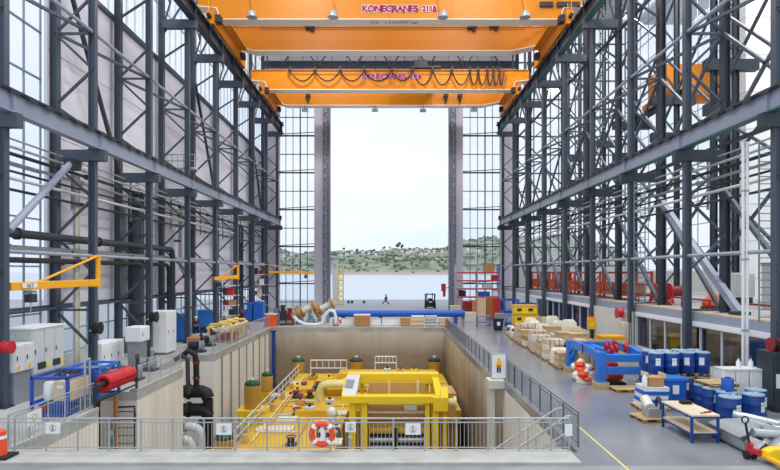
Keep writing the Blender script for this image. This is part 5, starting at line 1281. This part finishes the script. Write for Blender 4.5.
# ------------------------------------------------------------------ drums
def drum_proto(r_, h_, m_):
    t = T('plastic_drum', 'x', 'drum', (0, 0, 0))
    MB().lathe([(r_ * .93, 0), (r_, .04), (r_, h_ * .33), (r_ * 1.03, h_ * .35), (r_, h_ * .37), (r_, h_ * .64), (r_ * 1.03, h_ * .66), (r_, h_ * .68), (r_, h_ * .92), (r_ * .92, h_ * .97)], (0, 0, 0), 20).build('body', m_, t, world=False)
    MB().lathe([(r_ * .98, h_ * .95), (r_ * 1.02, h_ * .96), (r_ * 1.02, h_), (r_ * .9, h_ + .01)], (0, 0, 0), 20).build('lid', blue_pale, t, world=False)
    for q in (-.5, .5): MB().cyl((q * r_, 0, h_), (q * r_, 0, h_ + .04), .05, 8).build('bung', offwhite, t, world=False)
    m = MB()
    n = 5
    vs = []
    for k in range(n + 1):
        a = -PI / 2 - .32 + .64 * k / n
        for z in (h_ * .42, h_ * .76): vs.append((math.cos(a) * r_ * 1.012, math.sin(a) * r_ * 1.012, z))
    m.add(vs, [(2 * k, 2 * k + 2, 2 * k + 3, 2 * k + 1) for k in range(n)]).build('paper_label', white, t, world=False)
    return t
blue_pale = mat('blue_pale', (150, 178, 204), .3)
dp = drum_proto(.31, .9, blue_d); dp2 = drum_proto(.36, 1.05, blue_d)
first = {}
def drum(pr, x, y, z, lab, rz=0):
    if pr.name not in first: first[pr.name] = 1; o = pr; o.location = (x, y, z); o.rotation_euler = (0, 0, rz); o['label'] = lab
    else: o = copy_tree(pr, (x, y, z), rz, lab)
    o['group'] = 'blue drums by the office glass'
    return o
for si, (cx, cy, nm) in enumerate(((11.62, 24.1, 'stack beside the blue frame'), (13.0, 24.25, 'stack against the office glass'))):
    for li in range(2):
        z = li * 1.05
        pallet(cx, cy, z, .03 * li, '%s wooden pallet of the double drum %s' % (('bottom', 'upper')[li], nm))
        for q, (dx, dy, c_) in enumerate(((-.32, -.32, 'front aisle'), (.32, -.32, 'front wall'), (-.32, .32, 'rear aisle'), (.32, .32, 'rear wall'))):
            drum(dp, cx + dx, cy + dy, z + .14, 'blue drum, %s corner of the %s tier, double drum %s' % (c_, ('lower', 'upper')[li], nm), rg.uniform(-.4, .4) - .15)
pc_ = pallet(12.75, 21.9, 0, 0, 'wooden pallet under the single-tier drums in front of the double stack')
for k, (x, y, c_) in enumerate(((12.4, 21.62, 'nearest the bench'), (13.05, 21.66, 'second from the bench'), (12.42, 22.27, 'behind the one nearest the bench'))):
    drum(dp, x, y, .14, 'blue drum on the single-tier pallet before the double stack, %s' % c_, .1)
bl = pallet(12.85, 22.05, 1.06, .1, 'loose pallet laid flat over the single-tier drums')
for k, (x, y, lab) in enumerate(((12.2, 20.1, 'large blue drum with white paper label standing closest to the scrap metal'), (13.3, 20.5, 'large blue drum with white paper label second from the scrap metal heap'), (12.55, 20.88, 'large blue drum half hidden behind the two labelled drums, aisle one'), (13.9, 21.3, 'large blue drum half hidden behind the two labelled drums, wall one'))):
    drum(dp2, x, y, 0, lab, .35 + .1 * k)
t = T('jerry_can', 'small bright blue canister standing on top of a lidded drum', 'canister', (12.6, 20.9, 1.1))
MB().lathe([(.2, 1.1), (.21, 1.12), (.21, 1.5), (.18, 1.54)], (12.6, 20.9, 0), 16).build('body', blue, t); MB().cyl((12.6, 20.9, 1.54), (12.6, 20.9, 1.58), .1, 10).build('cap', blue_d, t)
for k in range(3):
    x = 13.7 + k * .55
    t = T('white_crate', 'white foam crate in front of the office glass, %s from the white poles' % ORD[2 - k], 'crate', (x, 22.9, 0), 'white foam crates by the office glass')
    MB().box((x - .25, 22.6, .1), (x + .25, 23.3, 1.5)).build('body', white, t, bevel=.03); MB().box((x - .26, 22.58, 1.5), (x + .26, 23.32, 1.58)).build('lid', offwhite, t); MB().box((x - .2, 22.65, 0), (x + .2, 23.25, .1)).build('foot', wood, t)
for k in range(2):
    x = 14.25 + k * .5
    t = T('spray_bottle', 'white bottle standing on the foam crates, %s from the poles' % ORD[1 - k], 'bottle', (x, 22.9, 1.58), 'bottles on the foam crates')
    MB().lathe([(.09, 1.58), (.09, 1.82), (.04, 1.9), (.04, 1.96)], (x, 22.9, 0), 12).build('body', white, t); MB().cyl((x, 22.9, 1.96), (x, 22.9, 2.02), .05, 8).build('cap', blue, t)
# blue open bin, cartons and flat boxes by the pallet
t = T('tote_bin', 'mid-blue square tote with white label before the double drum stack', 'bin', (11.5, 22.9, 0))
MB().prism([(11.12, .1), (11.88, .1), (11.95, 1.2), (11.05, 1.2)], 22.5, 23.2).build('body', blue, t, bevel=.03); MB().box((11.02, 22.46, 1.14), (11.98, 23.24, 1.24)).build('rim_edge', blue_b, t); MB().box((11.35, 22.46, .6), (11.6, 22.49, .95)).build('paper_label', white, t); MB().box((11.1, 22.5, 0), (11.9, 23.2, .1)).build('foot', charcoal, t)
pallet(10.5, 22.6, 0, -.05, 'wooden pallet under the flat blue and white boxes')
for k in range(5):
    t = T('flat_box', '%s flat box from the floor in the low pile before the drum stack, %s' % (ORD[k], ('white', 'blue')[k % 2]), 'box', (10.5, 22.6, .14 + k * .16), 'flat boxes before the drums')
    z = .14 + k * .16
    MB().box((10.0 + .02 * k, 22.1, z), (10.95 + .02 * k, 23.0, z + .13)).build('body', (white, blue)[k % 2], t, bevel=.01); MB().box((9.99 + .02 * k, 22.09, z + .13), (10.96 + .02 * k, 23.01, z + .155)).build('lid', (offwhite, blue_b)[k % 2], t)
t = T('carton', 'open brown carton on the pile of flat blue and white boxes', 'box', (10.55, 22.5, .95))
MB().box((10.3, 22.25, .95), (10.9, 22.85, 1.3)).build('body', card, t, bevel=.01); MB().bar((10.25, 22.25, 1.38), (10.25, 22.85, 1.38), .03, .2).bar((10.95, 22.25, 1.36), (10.95, 22.85, 1.36), .03, .18).build('flap', card_l, t)
t = T('white_bottle', 'white plastic bottle beside the open brown carton on the flat boxes', 'bottle', (10.12, 22.3, .95))
MB().lathe([(.1, .95), (.1, 1.28), (.05, 1.36)], (10.14, 22.3, 0), 12).build('body', white, t); MB().cyl((10.14, 22.3, 1.36), (10.14, 22.3, 1.42), .05, 8).build('cap', white, t)
pallet(9.75, 20.9, 0, .12, 'low wooden pallet with the engine parts between boxes and bench')
t = T('engine_part', 'pale metal engine part with dark tubes on the low pallet', 'machine part', (9.9, 20.9, .14))
MB().box((9.5, 20.6, .14), (10.2, 21.2, .5)).build('block', sheet_m, t, bevel=.03); MB().cyl((9.6, 20.7, .5), (9.6, 21.1, .75), .18, 12).build('housing', wrap, t)
for k in range(4): MB().torus((9.95 + .05 * k, 20.75 + .1 * k, .6), .2, .04, 'x', 12, 6).build('tube_coil', charcoal, t)
# bench
t = T('workbench', 'blue legged two-shelf workbench with wooden top in front of the drums', 'workbench', (10.1, 18.95, 0))
MB().box((9.66, 17.95, .86), (10.58, 19.95, .92)).build('top', mat('bench_top', (222, 206, 180), .55), t, bevel=.01)
MB().box((9.68, 17.97, .3), (10.56, 19.93, .36)).build('lower_shelf', card_l, t)
for x in (9.7, 10.54):
    for y in (18.0, 19.9): MB().box((x - .035, y - .035, 0), (x + .035, y + .035, .86)).build('leg', blue_d, t)
for z in (.8, .26):
    for y in (18.0, 19.9): MB().box((9.7, y - .03, z), (10.54, y + .03, z + .06)).build('frame_rail', blue_d, t)
    for x in (9.7, 10.54): MB().box((x - .03, 18, z), (x + .03, 19.9, z + .06)).build('frame_rail', blue_d, t)
t = T('hand_tool', 'red handled tool lying on the near end of the bench', 'tool', (10.3, 18.2, .92))
MB().tube([(10.2, 18.15, .95), (10.5, 18.3, .95)], .03, 8).build('red_grip', red, t); MB().tube([(10.0, 18.05, .95), (10.2, 18.15, .95)], .015, 6).build('shaft', charcoal, t)
t = T('tool_case', 'small black case on the far end of the bench', 'case', (10.2, 19.5, .92)); MB().box((10.1, 19.35, .92), (10.45, 19.6, 1.04)).build('body', black, t, bevel=.015); MB().torus((10.27, 19.47, 1.04), .07, .012, 'y', 8, 5, 0, PI).build('handle', charcoal, t)
t = T('metal_panel', 'pale sheet panel leaning behind the bench toward the drums', 'panel', (11.1, 19.3, 0))
MB().bar((10.95, 19.9, .3), (11.15, 19.1, .3), .04, .6).build('sheet', sheet_m, t); MB().bar((10.95, 19.9, .61), (11.15, 19.1, .61), .06, .04).build('edge_strip', white, t)
# scrap metal heap
def bent(name, lab, pts, y0, y1, m_=sheet_m, tilt=0):
    t = T(name, lab, 'sheet metal', (pts[0][0], y0, 0), 'sheet metal scrap heap')
    vs = []
    for x, z in pts: vs += [(x, y0, z), (x, y1, z + tilt)]
    for x, z in pts: vs += [(x, y0, z + .03), (x, y1, z + .03 + tilt)]
    n = len(pts); fs = []
    for k in range(n - 1): fs += [(2 * k, 2 * k + 1, 2 * k + 3, 2 * k + 2), (2 * n + 2 * k, 2 * n + 2 * k + 2, 2 * n + 2 * k + 3, 2 * n + 2 * k + 1), (2 * k, 2 * k + 2, 2 * n + 2 * k + 2, 2 * n + 2 * k), (2 * k + 1, 2 * n + 2 * k + 1, 2 * n + 2 * k + 3, 2 * k + 3)]
    fs += [(0, 2 * n, 2 * n + 1, 1), (2 * n - 2, 2 * n - 1, 4 * n - 1, 4 * n - 2)]
    MB().add(vs, fs).build('sheet', m_, t); return t
bent('scrap_sheet', 'wide curved scrap sheet, undermost of the metal heap on the floor', [(10.66, .35), (10.72, .1), (10.8, .03), (11.6, .03), (12.2, .12), (12.5, .4)], 16.9, 19.0)
bent('scrap_sheet', 'long folded scrap sheet lying over the metal heap toward the drums', [(11.1, .42), (11.3, .46), (12.0, .48), (12.5, .42)], 17.6, 19.0, sheet_m, .04)
bent('scrap_sheet', 'narrow upturned scrap sheet on the aisle edge of the metal heap', [(10.78, .12), (10.72, .4), (11.0, .5)], 17.2, 18.9)
bent('scrap_sheet', 'crumpled scrap sheet by the pallet truck handle', [(10.9, .1), (11.2, .38), (11.5, .2), (11.9, .45)], 16.7, 17.4)
for k, (a, b, r_, lab) in enumerate((((11.9, 19.4, .55), (12.9, 18.5, .45), .15, 'fat silver duct piece lying across the heap before the drums'), ((12.6, 19.2, .3), (13.6, 18.6, .35), .17, 'fat silver duct elbow piece at the wall side of the heap'), ((11.2, 17.3, .55), (12.3, 17.2, .5), .12, 'thin silver tube lying on the near side of the heap'), ((12.2, 17.9, .5), (13.4, 17.2, .35), .14, 'silver tube sticking out toward the yellow pallet truck'))):
    t = T('duct_piece', lab, 'duct', a, 'silver duct pieces in the heap')
    MB().tube([a, b], r_, 14).build('tube', sheet_m, t); d = (Vector(b) - Vector(a)).normalized(); MB().cyl(Vector(a), Vector(a) + d * .05, r_ * 1.18, 14).build('collar', galv, t); MB().cyl(Vector(b) - d * .05, Vector(b), r_ * 1.18, 14).build('collar', galv, t)
t = T('motor', 'grey motor block lying in the metal heap', 'motor', (12.0, 17.4, .3)); MB().cyl((11.7, 17.6, .45), (12.2, 17.5, .45), .2, 12).build('body', grey_m, t); MB().box((11.75, 17.45, .1), (12.2, 17.7, .3)).build('foot', charcoal, t)
pallet(12.1, 16.6, 0, .1, 'wooden pallet with orange tint beside the yellow pallet truck')
t = T('floor_mat', 'mossy green mat on the floor by the grey switch cabinet', 'mat', (13.9, 20, 0)); MB().box((13.3, 18.8, .005), (14.8, 20.2, .05)).build('pad', moss, t); MB().bar((13.3, 18.8, .06), (14.8, 18.8, .06), .06, .03).build('edge_strip', green, t)
# pallet truck
t = T('pallet_truck', 'yellow hand pallet truck with upright black handle by the scrap heap', 'pallet truck', (11.1, 16.4, 0))
for x in (10.85, 11.4): MB().box((x - .1, 15.3, .12), (x + .1, 16.2, .22)).build('fork', yellow_j, t, bevel=.02)
MB().prism([(10.75, .12), (11.75, .12), (11.7, .36), (11.45, .44), (11.0, .44), (10.8, .36)], 16.0, 16.3).build('body', yellow_b, t, bevel=.03)
for x in (10.5, 10.7): MB().cyl((x - .05, 16.5, .12), (x + .05, 16.5, .12), .12, 14).build('steer_wheel', black, t)
MB().bar((10.8, 16.25, .25), (10.6, 16.5, .25), .14, .14).cyl((10.6, 16.5, .12), (10.6, 16.5, .45), .09, 12).build('pump_column', red, t)
MB().tube([(10.6, 16.52, .42), (10.55, 16.62, 1.02)], .035, 8).build('handle_shaft', black, t)
MB().torus((10.545, 16.63, 1.11), .1, .022, 'y', 14, 6).build('handle_loop', black, t)
for x in (10.85, 11.4): MB().cyl((x - .06, 15.4, .06), (x + .06, 15.4, .06), .06, 10).build('load_roller', charcoal, t)
# office wall fixtures
t = T('electric_cabinet', 'dark grey switch cabinet with white paper at the foot of the office side column', 'cabinet', (15.3, 22.7, 0))
MB().box((15.05, 21.9, .1), (15.5, 23.0, 2.35)).build('body', steel_d, t, bevel=.02); MB().box((15.02, 21.95, .2), (15.05, 22.95, 2.25)).build('door', steel_d, t); MB().box((15.1, 21.88, .95), (15.4, 21.9, 1.5)).build('paper_notice', white, t); MB().box((15.05, 21.9, 0), (15.5, 23, .1)).build('plinth', charcoal, t); MB().box((15.3, 21.87, 1.6), (15.36, 21.9, 1.66)).build('lamp', white, t)
reel('dark red hose reel beside the white poles on the office side', (15.2, 22.2, 2.62), .28, .26, maroon, 'x', (15.7, 22.6, 2.62))
q = ad(623, 311.5, 37.5)
reel('red hose reel fixed to the white office wall section', (15.35, 37.5, 2.75), .36, .34, red, 'x', (15.75, 37.5, 2.7))
q = ad(588, 322, 43.3)
t = T('telephone_box', 'orange-yellow equipment box on the column at the white wall section', 'box', (15.45, 43.1, 1.2))
MB().box((15.2, 42.85, 1.1), (15.75, 43.25, 2.0)).build('body', yellow_j, t, bevel=.03); MB().box((15.3, 42.82, 1.3), (15.6, 42.85, 1.6)).build('yellow_door', yellow_b, t); MB().box((15.3, 42.9, 2.0), (15.7, 43.2, 2.08)).build('cap', red_o, t)
t = T('yellow_container', 'yellow lidded container behind the blue beam frame at the white wall', 'container', (14.7, 36, 0))
MB().box((13.3, 35, .15), (14.7, 36.2, 1.35)).build('body', yellow_b, t, bevel=.05); MB().box((13.25, 34.95, 1.35), (14.75, 36.25, 1.48)).build('lid', yellow_j, t); MB().box((13.4, 35.05, 0), (14.6, 36.1, .15)).build('foot', charcoal, t)
MB().box((13.8, 34.97, .6), (14.2, 35, .9)).build('mark', green, t)
t = T('electric_cabinet', 'slim beige cabinet beneath the red hose reel on the white wall', 'cabinet', (15.5, 36.3, 0)); MB().box((15.2, 36.4, .05), (15.68, 37.3, 2.2)).build('body', beige, t, bevel=.02); MB().box((15.17, 36.45, .15), (15.2, 37.25, 2.1)).build('door', beige, t); MB().box((15.15, 36.6, 1.2), (15.17, 36.7, 1.4)).build('lock', charcoal, t)
# deck equipment behind the columns
rust = mat('rusty_red', (176, 62, 58), .5)
for k, y in enumerate((41.5, 48, 54.5, 61, 68)):
    t = T('scaffold_bay', 'long red tubular frame with timber floor on the raised deck, %s from the sea end' % ORD[4 - k], 'frame', (18, y, DZ), 'red frames on the deck')
    for x in (18.0, 19.4):
        for yy in (y, y + 2.8, y + 5.6): MB().box((x - .08, yy - .08, DZ), (x + .08, yy + .08, DZ + 2.2)).build('post', rust, t)
        for z in (.4, 1.2, 2.1): MB().box((x - .07, y, DZ + z - .08), (x + .07, y + 5.6, DZ + z + .08)).build('side_rail', rust, t)
    for yy in (y, y + 5.6):
        for z in (.4, 1.2, 2.1): MB().box((18, yy - .06, DZ + z - .07), (19.4, yy + .06, DZ + z + .07)).build('end_rail', rust, t)
    MB().box((18.05, y, DZ + .48), (19.35, y + 5.6, DZ + .56)).build('timber_floor', wood_d, t)
    n = 0
    for q in range(2):
        b = T('bundle', '%s bundle lying in the red deck frame, %s frame from the sea end' % (('rusty brown', 'pinkish')[q], ORD[4 - k]), 'bundle', (18.7, y + 1 + 2.7 * q, DZ + .56), 'bundles in the red deck frames')
        MB().box((18.2, y + .4 + 2.7 * q, DZ + .575), (19.2, y + 2.3 + 2.7 * q, DZ + 1.25)).build('load', (card, mat_s := M['salmon'])[q], b, bevel=.08); MB().box((18.18, y + 1.2 + 2.7 * q, DZ + .575), (19.22, y + 1.3 + 2.7 * q, DZ + 1.27)).build('strap', red, b)
for k, y in enumerate((36.5, 38.6)):
    t = T('red_reel_stand', ('red reel stand on the deck by the second column of the office side', 'red reel stand on the deck closer to the caged ladder')[k], 'reel stand', (17.2, y, DZ))
    for x in (18.1, 19.3): MB().bar((x, y - .5, DZ), (x, y, DZ + .9), .1).bar((x, y + .5, DZ), (x, y, DZ + .9), .1).bar((x, y - .5, DZ + .05), (x, y + .5, DZ + .05), .1).build('stand_frame', red, t)
    MB().lathe([(.5, -.5), (.5, -.45), (.2, -.45), (.2, .45), (.5, .45), (.5, .5)], (18.7, y, DZ + .9), 18, 'x').build('reel_drum', red, t); MB().lathe([(.34, -.44), (.34, .44)], (18.7, y, DZ + .9), 16, 'x').build('cable', maroon, t)
t = T('orange_dome', 'squat orange dome buoy with pale top lying on the deck behind the raking strut', 'buoy', (18.95, 32.4, DZ))
MB().lathe([(.72, 0), (.82, .18), (.76, .42), (.5, .65), (.2, .75)], (18.95, 32.4, DZ + .08), 20).build('dome', red_o, t); MB().lathe([(.88, .0), (.88, .14)], (18.95, 32.4, DZ), 20).build('rubber_skirt', charcoal, t); MB().cyl((18.95, 32.4, DZ + .75), (18.95, 32.4, DZ + .9), .3, 10).build('cap', wrap, t)
for k, (x, y) in enumerate(((21.6, 36), (23.1, 36.4))):
    t = T('white_container', ('white square container on the deck behind the orange dome, column-side one', 'white square container on the deck behind the orange dome, window-side one')[k], 'container', (x, y, DZ))
    MB().box((x - .65, y, DZ + .5), (x + .65, y + 1.2, DZ + 2.1)).build('body', white, t, bevel=.03); MB().box((x - .55, y + .1, DZ), (x + .55, y + 1.1, DZ + .5)).build('stand', steel_d, t); MB().box((x - .6, y - .03, DZ + .6), (x + .6, y, DZ + 2)).build('panel', offwhite, t)
t = T('grey_container', 'pale grey ribbed container standing on the deck near the white poles', 'container', (22, 31, DZ))
MB().box((21.9, 29.8, DZ), (25.4, 33, DZ + 2.6)).build('body', grey_l, t)
m = MB()
for k in range(12): m.box((22.0 + k * .29, 29.74, DZ + .1), (22.12 + k * .29, 29.8, DZ + 2.5))
m.build('corrugation_rib', grey_l, t); MB().box((21.85, 29.7, DZ + 2.6), (25.45, 33.05, DZ + 2.7)).build('roof_rim', grey_m, t)
t = T('red_guard_rail', 'low rusty red rail along the deck edge behind the columns', 'rail', (18.6, 24, DZ))
MB().tube([(17.98, 22, DZ + .55), (17.98, 41, DZ + .55)], .06, 6).build('rail', maroon, t)
for k in range(7): MB().tube([(17.98, 22.5 + k * 3, DZ), (17.98, 22.5 + k * 3, DZ + .55)], .05, 6).build('post', maroon, t)
# ================================================================== people
def person(lab, loc, J, parts, rz=0, sc=1.0):
    """J: joints {name: (x, y, z, radius)} ; one skinned body, clothing as children"""
    r = T('person', lab, 'person', loc, None, rz)
    E = [('hip', 'chest'), ('chest', 'neck'), ('neck', 'head'), ('head', 'crown'), ('chest', 'ls'), ('ls', 'le'), ('le', 'lw'), ('lw', 'lf'), ('chest', 'rs'), ('rs', 're'), ('re', 'rw'), ('rw', 'rf'),
         ('hip', 'lh'), ('lh', 'lk'), ('lk', 'la'), ('la', 'lt'), ('hip', 'rh'), ('rh', 'rk'), ('rk', 'ra'), ('ra', 'rt')]
    def skinned(name, edges, m, grow):
        ns = []
        for a, b in edges:
            for q in (a, b):
                if q not in ns: ns.append(q)
        me = bpy.data.meshes.new(name); me.from_pydata([J[q][:3] for q in ns], [(ns.index(a), ns.index(b)) for a, b in edges], [])
        o = bpy.data.objects.new(name, me); C.objects.link(o); o.parent = r
        sk_ = o.modifiers.new('skin', 'SKIN'); sk_.use_smooth_shade = True
        if not me.skin_vertices: me.skin_vertices.new() if hasattr(me.skin_vertices, 'new') else None
        for i, q in enumerate(ns):
            sv = me.skin_vertices[0].data[i]; rr = J[q][3] + grow; sv.radius = (rr, rr * (.8 if q in ('chest', 'hip') else 1)); sv.use_root = (i == 0)
        su = o.modifiers.new('sub', 'SUBSURF'); su.levels = 2; su.render_levels = 2
        me.materials.append(m); return o
    bpy.context.view_layer.update()
    skinned('body', E, skin, 0)
    skinned('jacket', [('hip', 'chest'), ('chest', 'ls'), ('ls', 'le'), ('le', 'lw'), ('chest', 'rs'), ('rs', 're'), ('re', 'rw')], parts[0], .04)
    skinned('trousers', [('hip', 'lh'), ('lh', 'lk'), ('lk', 'la'), ('hip', 'rh'), ('rh', 'rk'), ('rk', 'ra')], parts[1], .035)
    for s in 'lr':
        o = skinned('boot', [(s + 'a', s + 't')], black, .018)
    h = J['head']
    b = MB().ball((h[0], h[1], h[2] + .06), .135, 14, (1, 1.08, .78)); b.build('helmet' if parts[3] else 'hair', parts[2], r, world=False)
    f = MB().ball((h[0] - .035, h[1] - .112, h[2] + .01), .012, 6).ball((h[0] + .035, h[1] - .112, h[2] + .01), .012, 6); f.build('eye_print', black, r, world=False)
    MB().ball((h[0], h[1] - .125, h[2] - .02), .018, 6).build('nose', skin, r, world=False)
    for s, w_ in (('l', 'lw'), ('r', 'rw')):
        a = Vector(J[w_][:3]); e = Vector(J[s + 'f'][:3]); d = (e - a).normalized(); sd = d.cross(Vector((0, 1, 0))).normalized() if abs(d.y) < .9 else Vector((1, 0, 0))
        for k in range(4): q = e + sd * (k - 1.5) * .018; MB().tube([q, q + d * .04, q + d * .07 + Vector((0, -.015, 0))], [.009, .008, .006], 6).build('finger', skin, r, world=False)
        MB().tube([a + d * .03 - sd * .03, a + d * .06 - sd * .055, a + d * .09 - sd * .055], [.011, .01, .007], 6).build('thumb', skin, r, world=False)
    return r
def joints(**kw):
    J = dict(hip=(0, 0, .95, .13), chest=(0, 0, 1.3, .155), neck=(0, 0, 1.48, .06), head=(0, -.02, 1.62, .1), crown=(0, -.02, 1.74, .075),
             ls=(-.19, 0, 1.4, .065), le=(-.25, .02, 1.13, .048), lw=(-.24, -.08, .9, .034), lf=(-.24, -.1, .82, .032), rs=(.19, 0, 1.4, .065), re=(.25, .02, 1.13, .048), rw=(.24, -.08, .9, .034), rf=(.24, -.1, .82, .032),
             lh=(-.1, 0, .88, .095), lk=(-.11, -.01, .48, .066), la=(-.11, .02, .09, .045), lt=(-.11, -.15, .05, .04), rh=(.1, 0, .88, .095), rk=(.11, -.01, .48, .066), ra=(.11, .02, .09, .045), rt=(.11, -.15, .05, .04))
    J.update(kw); return J
q = at(386, 304.9, -.02)
# walking across the quay, side on: local -y is the way the walker faces
person('person in dark clothes striding across the quay outside the sea door', q, joints(
    lk=(-.1, -.32, .52, .066), la=(-.1, -.6, .12, .045), lt=(-.1, -.76, .1, .04), rk=(.1, .18, .5, .066), ra=(.1, .6, .16, .045), rt=(.1, .5, .05, .04),
    le=(-.25, .2, 1.16, .048), lw=(-.24, .16, .95, .034), lf=(-.24, .14, .87, .032), re=(.25, -.12, 1.14, .048), rw=(.22, -.34, 1.02, .034), rf=(.22, -.42, 1.0, .032)), (navy, navy, charcoal, False), rz=-PI / 2)
q = at(196, 337.5, 0)
person('person in dark work clothes and white helmet standing by the blue locker', q, joints(
    le=(-.28, -.04, 1.14, .048), lw=(-.16, -.26, 1.08, .034), lf=(-.1, -.33, 1.1, .032), re=(.28, -.04, 1.14, .048), rw=(.16, -.26, 1.1, .034), rf=(.1, -.33, 1.12, .032)), (charcoal, navy, white, True), rz=.5)

# ================================================================== light, sky, camera
w = bpy.data.worlds.new('overcast'); bpy.context.scene.world = w; w.use_nodes = True
n = w.node_tree.nodes; l = w.node_tree.links
bg = n['Background']; tc = n.new('ShaderNodeTexCoord'); mp = n.new('ShaderNodeMapping'); mp.inputs['Scale'].default_value = (1.2, 1.2, 4.5); l.new(tc.outputs['Generated'], mp.inputs[0])
nz = n.new('ShaderNodeTexNoise'); nz.inputs['Scale'].default_value = 1.7; nz.inputs['Detail'].default_value = 6; l.new(mp.outputs[0], nz.inputs['Vector'])
rp = n.new('ShaderNodeValToRGB'); rp.color_ramp.elements[0].position = .35; rp.color_ramp.elements[0].color = lin((208, 222, 240)) + (1,)
rp.color_ramp.elements[1].position = .62; rp.color_ramp.elements[1].color = lin((233, 237, 242)) + (1,)
l.new(nz.outputs['Fac'], rp.inputs[0]); l.new(rp.outputs[0], bg.inputs['Color'])
bg.inputs['Strength'].default_value = 1.22
def lamp(name, lab, loc, size, power, rot=(0, 0, 0), col=(1, .97, .92)):
    d = bpy.data.lights.new(name, 'AREA'); d.energy = power; d.size = size; d.color = col
    o = bpy.data.objects.new(name, d); C.objects.link(o); o.location = loc; o.rotation_euler = rot
    return o
for i, y in enumerate((16, 36, 62)):
    for x in (-9, 9): lamp('overhead_fill', '', (x, y, 37.5), 3.0, 2500)  # unseen area lights without fixtures, added to brighten the hall
    lamp('overhead_fill', '', (29, (26, 42, 62)[i], 38), 3.0, 4200)  # unseen area light, added to brighten the neighbouring hall
cam = bpy.data.cameras.new('camera'); co = bpy.data.objects.new('camera', cam); C.objects.link(co)
cam.sensor_width = 36; cam.sensor_fit = 'HORIZONTAL'; cam.lens = F * 36 / 780; cam.shift_y = 37 / 780; cam.clip_end = 8000; cam.clip_start = .1
co.location = (0, 0, CZ); co.rotation_euler = (PI / 2, 0, 0)
sc = bpy.context.scene; sc.camera = co
sc.view_settings.view_transform = 'Standard'; sc.view_settings.look = 'None'; sc.view_settings.gamma = 1; sc.view_settings.use_curve_mapping = False
sc.view_settings.exposure = EXPO
sc.cycles.max_bounces = 8; sc.cycles.transparent_max_bounces = 16; sc.cycles.use_denoising = True
sc.cycles.sample_clamp_indirect = 6
